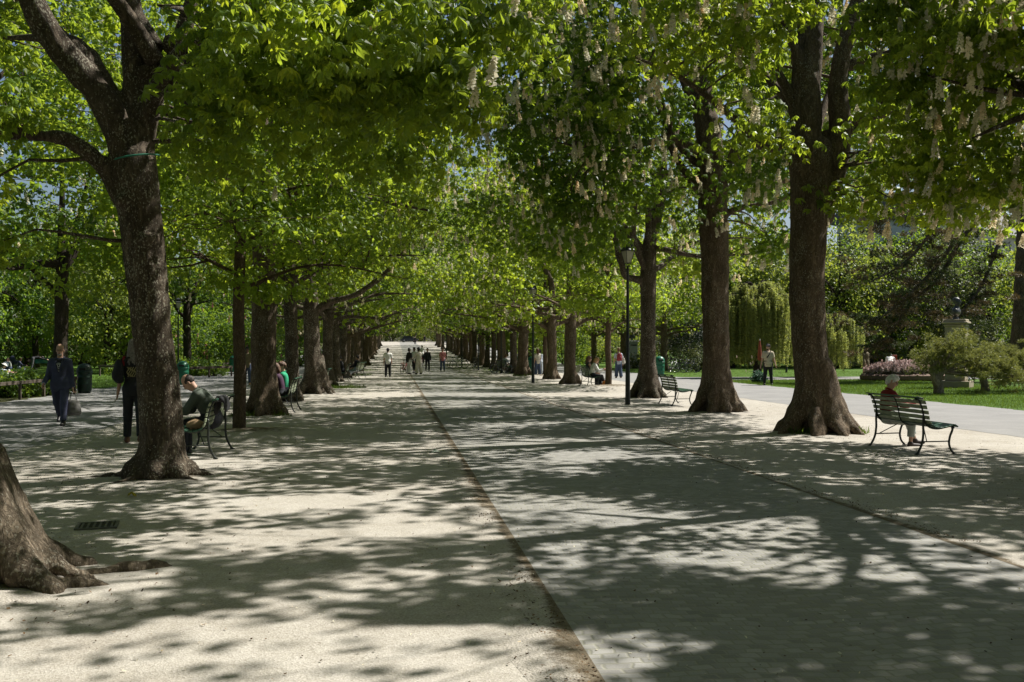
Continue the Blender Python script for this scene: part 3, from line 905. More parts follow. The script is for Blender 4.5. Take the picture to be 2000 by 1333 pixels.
L1 = chestnut('chestnut_tree', 'chestnut trunk cut by the picture edge, leaning out with surface roots on the gravel', -3.08, 7.5, 11, trunk=tr_l1, rad=(5.0, 4.2, 4.2), zc=8.4, edge=5.2, mid=6.4,
         fork=5.6, lean=(-.30, .03), limbs=4, nclump=95, bark=BARK_SUNLIT, size=.165, per=60, flowers=0, dmin=6.2, h=.035, soil=1.0)

def tr_l2(t):
    X, Y = -3.0, 13.24
    t.stem([(0, 0, -.1)] + path(X, Y, [(316, 850), (303, 700), (288, 560), (272, 420), (262, 320)]), [.36, .30, .275, .265, .27, .30], n=5)
    t.flare(7, .30, .13, .26, az0=.3)
    for a, L in ((.1, .55), (3.0, .6), (-.7, .5), (-2.2, .45), (.9, .4)):
        d = np.array([math.cos(a), math.sin(a), 0]); t.sol.chain([d * .22 + [0, 0, .16], d * .36 + [0, 0, .05], d * (.36 + L) + [0, 0, -.05]], [.10, .07, .035], .06)
    t.stem(path(X, Y, [(256, 330), (235, 250), (190, 175), (135, 110), (95, 40), (60, -60), (30, -160)], -.6), [.22, .20, .185, .17, .16, .13, .06], n=5)
    t.stem(path(X, Y, [(240, 240), (205, 165), (165, 112), (132, 92), (110, 70)], -.05), [.15, .15, .16, .145, .10], n=5)
    t.stem(path(X, Y, [(268, 320), (268, 220), (262, 120), (250, 10), (245, -120), (250, -260)], .3), [.22, .19, .17, .15, .12, .05], n=5)
    t.stem(path(X, Y, [(285, 290), (300, 230), (325, 185), (348, 145), (356, 110), (380, 40), (420, -60)], -.5), [.10, .085, .075, .07, .06, .05, .03], n=5)
    t.stem(path(X, Y, [(245, 390), (222, 345), (195, 315), (150, 285), (105, 280), (50, 275), (-20, 262), (-160, 215)], -.5), [.15, .12, .10, .095, .09, .085, .075, .04], n=5)
    t.stem(path(X, Y, [(280, 250), (340, 150), (450, 80), (600, 40), (740, 20)], -1.6), [.12, .10, .07, .045, .015], solid=False, n=5)
    t.stem(path(X, Y, [(268, 150), (420, 60), (560, -40), (720, -80)], 1.2), [.10, .08, .05, .015], solid=False, n=5)
    t.stem(path(X, Y, [(120, 90), (60, 60), (-40, 40)], 1.0), [.08, .06, .02], solid=False, n=5)
    # stubs of sawn limbs and a knot
    for px, py in ((248, 400), (300, 470), (330, 905)): 
        x, z = px2(px, py, X, Y); t.sol.ell((x, -.22, z), (.09, .08, .08), k=.08)
def low_l2(): 
    # leafy sprays hanging low into the top of the view, left of the middle
    r = np.random.default_rng(4); out = []
    for px, py, d, n_, s_ in ((560, 60, 9.5, 9, .5), (420, 110, 10.5, 7, .45), (660, 130, 9.0, 8, .45), (760, 60, 8.6, 9, .5), (790, 170, 9.2, 6, .35), (860, 60, 9.8, 6, .4), (-10, 180, 11.2, 6, .35),
                              (500, 200, 11.0, 8, .5), (620, 260, 11.5, 6, .45), (400, 250, 11.8, 6, .4), (880, 180, 11.0, 6, .4), (40, 420, 12.0, 5, .4), (700, 300, 12.5, 5, .4), (400, 30, 10.6, 6, .4)):
        x, y = at(px, d); z = CAMH + (HOR - py) / FPX * d
        for _ in range(n_): out.append((x + r.normal(0, s_) + 3.0, y + r.normal(0, s_) - 13.24, z + r.normal(0, s_ * .5)))
    return out
L2 = chestnut('chestnut_tree', 'forked chestnut with lichen speckled trunk and thick mossy limb, beside the left bench', -3.0, 13.24, 12, trunk=tr_l2, rad=(5.6, 4.6, 4.6), zc=8.6, edge=4.4, mid=6.6,
         fork=4.6, limbs=4, nclump=120, per=56, flowers=26, dmin=6.5, h=.032, extra=low_l2(), crad=.64, soil=1.25, size=.155)

# right row, nearest ones
R0 = chestnut('chestnut_tree', 'chestnut tree whose limb and leaves reach in at the top right corner', 8.9, 11.6, 21, r=.40, skip=lambda c, q: c < -.2 and q > -.3, rad=(5.2, 4.6, 4.8), zc=8.6, edge=4.5, mid=6.5, nclump=155, per=60, crad=.8, flowers=170, dmin=7.5)
RM = chestnut('chestnut_tree', 'chestnut overhanging the near right side, of which little but its dappled shade shows', 8.9, 5.2, 22, r=.38, rad=(4.9, 4.2, 4.4), zc=9.2, edge=5.4, mid=7.0, nclump=150, per=64, crad=.75, flowers=0, limbs=6, dmin=4.0)

def tr_r2(t):
    X, Y = 8.3, 18.96
    t.stem([(0, 0, -.1)] + path(X, Y, [(1588, 760), (1578, 640), (1576, 520), (1580, 400), (1588, 300)]), [.44, .37, .355, .37, .40, .42], n=5)
    t.flare(9, .42, .42, .95, az0=.2)
    for a in (-2.0, -1.35, -.8, -.2, 3.5):
        d = np.array([math.cos(a), math.sin(a), 0]); t.sol.chain([d * .24 + [0, 0, 1.35], d * .34 + [0, 0, .7], d * .58 + [0, 0, .24], d * .95 + [0, 0, -.06]], [.10, .13, .13, .07], .07)
    t.stem(path(X, Y, [(1575, 330), (1575, 220), (1580, 110), (1590, 0), (1600, -130), (1590, -300)], .2), [.36, .32, .30, .26, .20, .06], n=5)
    t.stem(path(X, Y, [(1610, 420), (1632, 330), (1640, 250), (1632, 170), (1650, 70), (1690, -60), (1720, -220)], -.25), [.22, .24, .22, .20, .17, .13, .05], n=5)
    t.stem(path(X, Y, [(1572, 170), (1545, 95), (1515, 40), (1490, -20), (1440, -140)], -.3), [.15, .12, .11, .10, .04], n=5)
    t.stem(path(X, Y, [(1640, 240), (1700, 232), (1750, 222), (1790, 240), (1830, 300)], -.8), [.13, .10, .08, .06, .03], n=5)
    t.stem(path(X, Y, [(1650, 130), (1740, 105), (1830, 118), (1930, 140), (2010, 150)], -1.0), [.12, .085, .065, .05, .025], n=5)
    t.stem(path(X, Y, [(1560, 260), (1480, 300), (1400, 250), (1290, 190), (1180, 160)], -1.4), [.10, .08, .07, .05, .015], solid=False, n=5)
def low_r2():
    r = np.random.default_rng(14); out = []
    for px, py, d, n_, s_ in ((1740, 330, 18, 10, .6), (1850, 300, 17, 10, .6), (1950, 330, 16, 9, .55), (1760, 200, 16.5, 10, .6), (1900, 200, 15.5, 10, .6), (1680, 60, 15.5, 10, .6), (1820, 60, 14.5, 12, .6), (1960, 60, 13.5, 10, .5), (1470, 60, 16.5, 10, .6),
                              (1380, 130, 17, 9, .6), (1480, 230, 18.5, 7, .5), (1700, 400, 19, 6, .5), (1880, 400, 18, 8, .55), (1560, 40, 15.5, 6, .5), (1290, 60, 16, 8, .6)):
        x, y = at(px, d); z = CAMH + (HOR - py) / FPX * d
        for _ in range(n_): out.append((x + r.normal(0, s_) - 8.3, y + r.normal(0, s_) - 18.96, z + r.normal(0, s_ * .5)))
    return out
R2 = chestnut('chestnut_tree', 'massive double stemmed chestnut with fluted base, next to the white haired reader\'s bench', 8.3, 18.96, 23, trunk=tr_r2, rad=(6.0, 4.9, 5.2), zc=9.2, edge=4.4, mid=7.0,
         fork=5.0, skip=lambda c, q: q < -.45, limbs=6, nclump=150, per=44, flowers=950, h=.04, extra=low_r2(), crad=.8, soil=1.4, bark=BARK_GREY, candle=.25)

def tr_r3(t):
    X, Y = 8.45, 25.5
    t.stem([(0, 0, -.1)] + path(X, Y, [(1398, 700), (1397, 580), (1394, 450), (1388, 340), (1380, 240)]), [.44, .39, .38, .40, .40, .36], n=5)
    t.flare(8, .42, .42, .95, az0=.8)
    t.stem(path(X, Y, [(1378, 260), (1370, 170), (1372, 80), (1380, -40), (1370, -180)], .2), [.34, .29, .25, .2, .08], n=5)
    t.stem(path(X, Y, [(1400, 400), (1428, 320), (1448, 262), (1485, 215), (1530, 185), (1600, 120)], -.6), [.2, .18, .15, .13, .10, .04], n=5)
    t.stem(path(X, Y, [(1402, 430), (1430, 412), (1470, 402), (1510, 396), (1540, 380)], -.5), [.12, .09, .07, .055, .03], n=5)
    t.stem(path(X, Y, [(1372, 220), (1340, 190), (1310, 120), (1270, 60), (1220, -30)], -.5), [.14, .12, .10, .08, .03], n=5)
    t.stem(path(X, Y, [(1368, 300), (1300, 280), (1230, 300), (1150, 320), (1060, 310)], -1.6), [.11, .09, .07, .045, .015], solid=False, n=5)
def low_r3():
    r = np.random.default_rng(15); out = []
    for px, py, d, n_, s_ in ((1280, 380, 25, 10, .8), (1180, 420, 26, 10, .8), (1080, 380, 27, 12, .9), (1010, 300, 27, 12, .9), (1240, 260, 23, 10, .8), (1120, 220, 24, 12, .9), (1000, 160, 25, 12, .9), (1080, 80, 24, 12, .9), (1200, 120, 22, 10, .8), (1480, 340, 24, 6, .6), (1090, 470, 29, 8, .7), (980, 420, 30, 10, .8), (1490, 470, 27, 4, .4)):
        x, y = at(px, d); z = CAMH + (HOR - py) / FPX * d
        for _ in range(n_): out.append((x + r.normal(0, s_) - 8.45, y + r.normal(0, s_) - 25.5, z + r.normal(0, s_ * .5)))
    return out
R3 = chestnut('chestnut_tree', 'broad chestnut trunk with a flared foot between the empty bench and double stemmed tree', 8.45, 25.5, 24, trunk=tr_r3, rad=(6.0, 4.8, 5.4), zc=9.4, edge=4.3, mid=7.0,
         fork=5.4, skip=lambda c, q: q < -.45, limbs=6, nclump=200, per=52, flowers=1500, h=.045, extra=low_r3(), crad=.9, soil=1.4, bark=BARK_GREY, leaf=LEAF_DK, candle=.25)

def tr_r4(t):
    X, Y = 8.5, 33.0
    t.stem([(0, 0, -.1)] + path(X, Y, [(1265, 720), (1266, 620), (1266, 540), (1272, 460), (1290, 380), (1300, 250)]), [.36, .30, .28, .30, .26, .22, .12], n=5)
    t.flare(7, .34, .44, .9, az0=.5)
    t.stem(path(X, Y, [(1258, 550), (1235, 545), (1218, 540), (1208, 510), (1200, 480), (1180, 400), (1160, 300)], -.4), [.17, .15, .14, .13, .11, .09, .04], n=5)
R4 = chestnut('chestnut_tree', 'slim dark chestnut trunk with an elbow limb, left of the empty bench', 8.5, 33.0, 25, trunk=tr_r4, rad=(5.8, 4.6, 5.4), zc=8.6, edge=3.2, mid=4.8,
         fork=4.6, limbs=6, nclump=165, per=42, flowers=800, h=.05, crad=1.0, leaf=LEAF, templates=PALMS, size=.2, candle=.25)

# left row further on
L4 = chestnut('chestnut_tree', 'thick pale grey trunk with a deep fold, just beyond the young pole tree', -3.25, 25.45, 31, r=.355, rad=(5.6, 4.6, 5.2), zc=9.0, edge=3.4, mid=5.2,
         nclump=140, per=42, flowers=110, bark=BARK_GREY, size=.2, flare=5)
L5 = chestnut('chestnut_tree', 'dark forked trunk with two rising limbs, just behind the pale grey trunk', -3.28, 32.0, 32, r=.25, rad=(5.4, 4.4, 5.2), zc=8.4, edge=3.0, mid=4.4, nclump=140, per=40, flowers=110, size=.2, fork=3.9)
def tr_l6(t):
    X, Y = -2.96, 37.5
    t.stem([(0, 0, -.1)] + path(X, Y, [(611, 720), (608, 640), (606, 580), (600, 500), (590, 400)]), [.38, .33, .31, .32, .26, .18], n=5)
    t.flare(7, .4, .45, 1.1, az0=.4)
    t.stem(path(X, Y, [(612, 612), (640, 592), (690, 578), (720, 560), (752, 535), (790, 490)], -.5), [.17, .15, .12, .11, .10, .04], n=5)
L6 = chestnut('chestnut_tree', 'stout chestnut with a long limb reaching over the alley, before the grey haired sitter', -2.96, 37.5, 33, trunk=tr_l6, rad=(5.6, 4.6, 5.2), zc=8.6, edge=2.9, mid=4.4,
         limbs=6, fork=4.4, nclump=135, per=38, flowers=110, size=.2)

# young linden trees with pole-like stems
def young(name, label, X, Y, seed, r, z1, zc, rad, nclump, per, size, leaf, low, gap=None, templates=None, group=None):
    t = Tree(seed); root = thing(name, label, 'tree', (X, Y, zgf(Y)), 0, group)
    t.stem([(0, 0, -.1), (.02, 0, z1 * .3), (-.01, .02, z1 * .6), (.03, 0, z1), (.0, .1, zc), (0, 0, zc + rad[2] * .9)], [r * 1.12, r, r * .95, r * .9, r * .55, .02], solid=False, n=5, tube_n=14)
    for i in range(16):
        z0 = z1 * .72 + (zc + rad[2] * .4 - z1 * .72) * i / 15; a = i * 2.4 + t.rg.uniform(-.3, .3); L = rad[0] * t.rg.uniform(.65, .95) * (1 - .55 * i / 15)
        d = np.array([math.cos(a), math.sin(a), 0])
        t.stem([(0, 0, z0), d * L * .45 + [0, 0, z0 + .55], d * L + [0, 0, z0 + .25 + .4 * t.rg.random()]], [r * .38, r * .22, .008], solid=False, n=4, tube_n=5)
    ctr = (0, 0, zc)
    cl = crown_points(t.rg, nclump, ctr, rad, inner=.35, low=lambda p: low, seed=seed, gap=gap)
    t.twigs(cl, r0=.010, sag=.04)
    t.trunk_obj('trunk', BARK_POLE, root)
    t.crown_obj('crown', leaf, root, cl, per, .62, size, templates or SIMPLES, ctr, droop=.6, flat=.4)
    return root
YL = young('young_tree', 'young tree with straight pole stem and low spreading light green crown on the left', -3.03, 19.9, 41, .118, 3.9, 5.7, (3.9, 3.4, 3.7), 290, 84, .135, LEAF_LI, 2.75)
YL['label'] = 'young tree with brown pole stem on a soil mound, close to the left bench'
YR = young('young_tree', 'young tree with pale pole stem beside the bench of the two women', 8.85, 40.9, 42, .135, 3.2, 5.2, (2.4, 2.3, 3.0), 120, 60, .15, LEAF_LI, 2.6)
YR2 = young('young_tree', 'slender young tree with reddish pole stem on a mound, behind the second lamp', 8.75, 57.9, 43, .14, 3.0, 5.2, (2.4, 2.3, 3.0), 110, 50, .17, LEAF_LI, 2.4)
soil_patch(-2.75, 19.2, 1.35, .16, 77, 1.15, 'soil_mound'); soil_patch(8.85, 40.2, 1.7, .20, 78, 1.1, 'soil_mound'); soil_patch(8.75, 57.2, 1.9, .2, 79, 1.1, 'soil_mound')
# ------------------------------------------------------------------ the rows running away down the alley
ROWG = 'chestnut trees lining the alley'
def px_x(px, y):       # world x of a photograph column at a given distance down the alley
    k = (px - 1000.0) / FPX
    # solve at(px,d)[1]==y
    d = y / (CF[1] + CR[1] * k)
    return CF[0] * d + CR[0] * k * d
proto = []
for i, (X, Y, seed, leaf, bark, r, edge) in enumerate([(-2.95, 44.6, 51, LEAF, BARK, .285, 3.4), (8.25, 46.5, 52, LEAF, BARK_GREY, .32, 3.3), (-3.0, 51.2, 53, LEAF_DK, BARK, .25, 3.3), (7.95, 61.7, 54, LEAF, BARK_GREY, .36, 3.0)]):
    lab = ['chestnut trunk with grass round its foot, beyond the grey haired sitter on the left', 'chestnut trunk with a V fork directly behind the bench of the two women',
           'dark narrow chestnut trunk on the left beyond the one with grass at its foot', 'double looking broad trunk just left of the reddish young pole tree'][i]
    tr = chestnut('chestnut_tree', lab, X, Y, seed, r=r, rad=(6.3, 4.9, 5.6), zc=8.2, edge=edge - .7, mid=3.4, nclump=158, per=40, size=.215, templates=LITES, bark=bark, leaf=leaf,
                  flowers=330, limbs=7, h=.07, cull=False, dmin=0, fork=3.2, crad=1.0, candles_t=CANDLES_LITE, candle=.26)
    tr['group'] = ROWG; proto.append(tr)
for o in (L1, L2, L4, L5, L6, R0, RM, R2, R3, R4): o['group'] = ROWG
rw = random.Random(5)
for side, ys in ((-1, [57.6, 64.0, 70.4, 76.8, 83.4, 90, 96.5, 103, 110, 117, 124, 132, 140, 149, 158, 168, 180, 194]), (1, [54.2, 69.0, 75.5, 82.0, 88.6, 95, 101.5, 108, 115, 122, 129, 137, 146, 156, 168, 182, 196])):
    for k, y in enumerate(ys):
        x = (-3.0 if side < 0 else 8.15) + rw.uniform(-.15, .15)
        if side > 0 and y == 54.2: x = 8.55
        src = proto[(k * 3 + (1 if side > 0 else 0) + k // 4) % 4]
        lab = 'chestnut trunk far down the left row of the alley' if side < 0 else 'chestnut trunk far down the right row of the alley'
        s = rw.uniform(.88, 1.08)
        c = place_copy(src, (x, y, zgf(y)), rw.choice([0, math.pi]) + rw.uniform(-.35, .35), lab, ROWG, (s, s, s * rw.uniform(.95, 1.1)))
        if k % 2 == 0: soil_patch(x, y, 1.3, seed=k)

# second rows to the left and right
SECG = 'second row of trees beyond the side paths'
S1 = chestnut('chestnut_tree', 'dark trunk rising straight behind the man in the navy suit', *at(120, 45.5), 61, r=.36, rad=(6.2, 6.0, 5.6), zc=9.6, edge=4.4, mid=6.0, nclump=170, per=34, size=.24, templates=LITES, bark=BARK_DARK,
              leaf=LEAF_DK, flowers=260, limbs=8, h=.07, cull=False, dmin=0, candles_t=CANDLES_LITE, candle=.26, group=SECG, soil=1.0)
for k, (px, d, lab) in enumerate([(-200, 27.5, 'chestnut outside the left picture edge, its dark leaves and candles hang in'), (365, 74, 'dark trunk standing behind the left lamp and green bin'), (52, 92, 'pale trunk on the lawn beside the teal bench'),
                                  (165, 96, 'brown trunk behind the dark bin at the fence end'), (-420, 47, 'chestnut far out beyond the left edge of the lawn path'), (1297, 77, 'pale grey trunk behind the green bin on the right lawn'),
                                  (1218, 84, 'wide dark trunk behind the black lamp post'), (1160, 96, 'thin dark trunk on the right lawn between the two women and the pole tree'), (1378, 92, 'trunk hidden behind the broad grey chestnut')]):
    x, y = at(px, d)
    src = S1 if k < 5 else proto[1]
    place_copy(src, (x, y, zgf(y)), k * 1.1, lab, SECG, .95 if k != 0 else 1.22)

# ------------------------------------------------------------------ woodland beyond the lawns
def woodtree(name, label, X, Y, seed, h, rad, leaf, zc, edge, bark=None, n=120, per=44, size=.34, templates=None, r=.25, group=None, crad=1.15, tilt=.6, cat='tree', inner=.5):
    t = Tree(seed); root = thing(name, label, cat, (X, Y, zgf(Y)), 0, group)
    t.stem([(0, 0, -.1), (t.rg.normal(0, .1), t.rg.normal(0, .1), zc * .4), (t.rg.normal(0, .3), t.rg.normal(0, .3), zc), (0, 0, zc + rad[2] * .8)], [r * 1.2, r, r * .6, .03], solid=False, n=5, tube_n=9)
    for i in range(9):
        a = i * 2.4 + seed; z0 = zc * .35 + (zc * .8) * i / 9; L = .75
        e = np.array([math.cos(a) * rad[0] * L, math.sin(a) * rad[1] * L, z0 + 1.2 + 1.5 * t.rg.random()])
        t.stem([(0, 0, z0), e * [.5, .5, 1] - [0, 0, .5], e], [r * .4, r * .25, .02], solid=False, n=3, tube_n=5)
    cl = crown_points(t.rg, n, (0, 0, zc), rad, inner=inner, low=lambda p: edge, seed=seed, lumps=.3)
    t.twigs(cl[::2])
    t.trunk_obj('trunk', bark or BARK_DARK, root)
    t.crown_obj('crown', leaf, root, cl, per, crad, size, templates or SIMPLES, (0, 0, zc), tilt=tilt, flat=.7)
    return root
WG = 'trees of the woodland beyond the lawns'
wprotos = []
for i, (leaf, rad, zc, edge, lab) in enumerate([
        (LEAF_BG, (5.2, 5.2, 6.2), 7.0, .8, 'mid green broadleaf tree closing the view beyond the lawn'),
        (LEAF_YE, (4.6, 4.6, 5.6), 6.3, .8, 'fresh yellow green tree lit up beyond the lawn'),
        (LEAF_DK, (5.6, 5.6, 7.0), 7.8, .9, 'deep green dense tree standing at the back of the park'),
        (LEAF_OL, (4.6, 4.6, 5.8), 6.4, .8, 'olive grey leaved tree at the back of the park'),
        (LEAF_RED, (4.4, 4.4, 5.0), 7.4, 3.0, 'copper leaved tree with reddish crown over the alley end')]):
    wprotos.append((i, lab, woodtree('broadleaf_tree', lab, -34.0 - 9 * i if i != 4 else 14.5, 62.0 + 6 * i if i != 4 else 112, 100 + i, 13, rad, leaf, zc, edge, group=WG, n=140 if i != 4 else 90)))
rw = random.Random(11); spots = [(-34.0, 62), (-43, 68), (-52, 74), (-61, 80), (14.5, 112)]
def far_enough(x, y, m): return all((x - a) ** 2 + (y - b) ** 2 > m * m for a, b in spots)
def put(x, y, k, s=None):
    spots.append((x, y)); i, lab, src = wprotos[k]
    s = s or rw.uniform(.8, 1.2)
    place_copy(src, (x, y, zgf(y)), rw.uniform(0, 6.28), lab, WG, (s, s, s * rw.uniform(.9, 1.15)))
tries = 0; cnt = 0
while cnt < 84 and tries < 4000:
    tries += 1
    side = rw.choice([-1, -1, 1]); y = rw.uniform(66, 165)
    x = rw.uniform(-30 - .42 * y, -19) if side < 0 else rw.uniform(24, 26 + .36 * y)
    if not far_enough(x, y, 5.2) or (side > 0 and x > 20 and x < 48 and y < 84): continue
    put(x, y, rw.choice([0, 0, 1, 2, 2, 3] if side < 0 else [0, 1, 1, 2, 3, 0])); cnt += 1
for x, y, k in [(11.5, 88, 0), (13.5, 100, 1), (-12, 118, 2), (-11, 140, 0), (14, 126, 2), (14, 142, 0), (-9, 105, 4), (-14, 158, 1), (16, 160, 1)]:
    put(x, y, k)
# the end of the view, where the alley tops the rise
for k in range(22):
    y = rw.uniform(256, 290); x = -42 + 4.4 * k + rw.uniform(-1.5, 1.5)
    put(x, y, rw.choice([0, 1, 2, 1]), rw.uniform(1.2, 1.6))
for x, y, k in [(-14, 215, 1), (-12, 232, 0), (18, 214, 0), (19, 236, 1), (-20, 246, 2), (24, 250, 1)]: put(x, y, k, 1.2)

# ------------------------------------------------------------------ shrubs
def shrub(name, label, X, Y, seed, rad, leaf, n=60, per=36, size=.16, zc=None, blossom=None, nb=120, cat='shrub', group=None, bsize=.16, templates=None, crad=.55, sd=1.0):
    t = Tree(seed); root = thing(name, label, cat, (X, Y, zgf(Y)), 0, group); zc = zc if zc is not None else rad[2] * .85
    for i in range(5):
        a = i * 1.3 + seed; e = np.array([math.cos(a) * rad[0] * .5, math.sin(a) * rad[1] * .5, zc * 1.0])
        t.stem([(math.cos(a) * .08, math.sin(a) * .08, -.05), e * [.4, .4, .5], e], [.05, .04, .015], solid=False, n=3, tube_n=5)
    cl = crown_points(t.rg, n, (0, 0, zc), rad, inner=.35, low=lambda p: .12, seed=seed, lumps=.35)
    t.twigs(cl[::2], r0=.008)
    t.trunk_obj('stem', BARK_DARK, root)
    t.crown_obj('crown', leaf, root, cl, per, crad, size, templates or SIMPLES, (0, 0, zc), tilt=.7, flat=.75)
    if blossom: t.candles('blossom', blossom, root, cl, (0, 0, zc), nb, bsize, CANDLES_LITE)
    return root
SG = 'shrubs along the back of the lawns'
def shr(px, d, *a, **k):
    x, y = at(px, d); return shrub('shrub', a[0], x, y, *a[1:], **k)
shr(405, 84, 'dark leaved rhododendron with red blooms behind the left fence', 201, (4.2, 3.5, 3.4), LEAF_DK, n=120, blossom=PINKBL, nb=70, bsize=.35, group=SG, crad=.8, size=.24)
shr(585, 92, 'rhododendron with pink red blooms glimpsed between the left trunks', 202, (3.6, 3.0, 3.2), LEAF_DK, n=100, blossom=PINKBL, nb=60, bsize=.35, group=SG, crad=.8, size=.24)
shr(1325, 88, 'pale pink flowering bush at the back right', 203, (2.0, 2.0, 2.4), LEAF_OL, n=60, blossom=PALEPINK, nb=420, bsize=.34, group=SG, crad=.8, size=.2)
shr(1350, 80, 'black green clipped yew left of the weeping cedar', 204, (2.3, 2.0, 3.2), YEW, n=110, per=60, size=.13, group=SG, crad=.7)
shr(1362, 74, 'low grey green bush in front of the dark yew', 205, (2.0, 1.6, 1.25), LEAF_OL, n=50, per=50, group=SG)
shr(1240, 86, 'small pinkish bush at the foot of the distant bust', 206, (1.1, 1.0, .9), LEAF_OL, n=24, blossom=PALEPINK, nb=120, group=SG)
s0 = shr(20, 88, 'green shrub at the back edge of the left lawn', 207, (3.6, 3.0, 2.6), LEAF_BG, n=90, group=SG, crad=.8, size=.22)
s1 = shr(70, 96, 'olive shrub at the back edge of the left lawn', 208, (3.4, 3.0, 2.4), LEAF_OL, n=80, group=SG, crad=.8, size=.22)
s2 = shr(235, 86, 'yellow green shrub behind the far bin on the left lawn', 209, (2.6, 2.4, 1.9), LEAF_YE, n=70, group=SG, crad=.7, size=.2)
for k, (px, d, src) in enumerate([(-60, 84, 0), (120, 100, 0), (160, 104, 1), (215, 98, 0), (300, 96, 1), (330, 88, 2), (440, 92, 2), (470, 86, 0), (520, 100, 1), (-130, 78, 1), (500, 112, 0), (280, 108, 0), (1460, 100, 1), (1560, 104, 0), (1680, 96, 0), (1260, 104, 2), (1130, 110, 2), (1080, 116, 0), (1900, 96, 0), (1100, 100, 0), (1170, 104, 2), (1420, 96, 0), (1960, 84, 1)]):
    x, y = at(px, d); s = (s0, s1, s2)[src]
    place_copy(s, (x, y, zgf(y)), k * 1.7, s['label'] if px < 700 else s['label'].replace('left lawn', 'right lawn').replace('behind the far bin on the', 'at the back of the'), SG, 1.0 + .2 * math.sin(k))
b0 = shr(0, 34.5, 'low leafy plants in the fenced bed on the left', 220, (.75, .65, .42), LEAF_BG, n=26, per=34, size=.12, group='plants of the fenced beds', crad=.3)
for k, (px, d) in enumerate([(22, 34.2), (45, 35.0), (70, 35.6), (95, 36.2), (-25, 35.2), (10, 36.6), (60, 37.0), (-50, 36.8), (110, 37.0), (390, 62), (405, 63), (375, 64), (420, 61.5), (360, 62.5), (245, 63), (225, 64.5)]):
    x, y = at(px, d)
    place_copy(b0, (x, y, zgf(y)), k * 1.3, b0['label'] if d < 50 else 'leafy plants behind the far rail fence on the left', 'plants of the fenced beds', (1 + .25 * math.sin(k * 2)) * (1.25 if d > 50 else 1))

# ------------------------------------------------------------------ weeping cedar
def blade_spray(seed):
    r = np.random.default_rng(seed); V, T = [], []
    for i in range(7):
        d = r.normal(0, 1, 3); d[2] = d[2] * .5 - .5; d /= np.linalg.norm(d); w = np.cross(d, r.normal(0, 1, 3)); w /= np.linalg.norm(w)
        k = len(V); V += [w * .16, -w * .16, d * 1.1]; T.append((k, k + 1, k + 2))
    return np.array(V), np.array(T)
BLADES = [blade_spray(i) for i in range(4)]
def cedar(name, label, X, Y, seed, W, H, D, strands, arcs):
    t = Tree(seed); rg = t.rg; root = thing(name, label, 'tree', (X, Y, zgf(Y)))
    t.stem([(0, 0, -.1), (.2, 0, H * .4), (-.1, .1, H * .7), (.2, 0, H * .86)], [.26, .22, .17, .10], solid=False, n=5)
    P = []
    for i in range(arcs):
        a = rg.uniform(0, 6.28); q = math.sqrt(rg.uniform(.08, 1)); top = H * (.99 - .38 * q * q * rg.uniform(.5, 1.2))
        e = np.array([math.cos(a) * W * .5 * q, math.sin(a) * D * .5 * q, top])
        p = catmull([(0, 0, min(H * .8, top * .85)), e * [.35, .35, 1] + [0, 0, .12], e * [.75, .75, 1] + [0, 0, .1], e, e * [1.04, 1.04, 1] - [0, 0, .5]], 6)
        t.mb.tube(p, np.linspace(.05, .012, len(p)), 5, cap=False)
        for s in range(strands):
            u = rg.uniform(.45, 1); c = p[int(u * (len(p) - 1))]; L = min(c[2] - .15, rg.uniform(.25, .85) * c[2])
            m = int(L / .055); zz = np.linspace(0, L, m); o = rg.normal(0, .16, 2)
            sway = rg.normal(0, .05, 2)
            P.append(np.stack([c[0] + o[0] + sway[0] * np.sin(zz * 1.5), c[1] + o[1] + sway[1] * np.sin(zz * 1.3), c[2] - zz], -1))
    P = np.vstack(P); n = len(P)
    Rr, F, U = frames(n, np.array([0, 0, 1.0]), .3, rg)
    V, T, A = scatter(BLADES, P, Rr, F, U, .10 * rg.uniform(.6, 1.3, n), np.clip(rg.normal(.5, .25, n), 0, 1))
    t.trunk_obj('trunk', BARK_DARK, root)
    obj('crown', mesh_from('crown', V, T, None, CEDAR, False, attrs={'tint': A}), root)
    return root
cx, cy = at(1478, 58)
cedar('weeping_cedar', 'weeping cedar with curtains of pale hanging strands behind the man in the cap', cx, cy, 301, 4.8, 5.8, 3.6, 15, 66)
cx, cy = at(1622, 60)
cedar('weeping_cedar', 'smaller weeping cedar whose hanging strands show right of the double stemmed trunk', cx, cy, 302, 3.8, 3.9, 3.0, 12, 34)

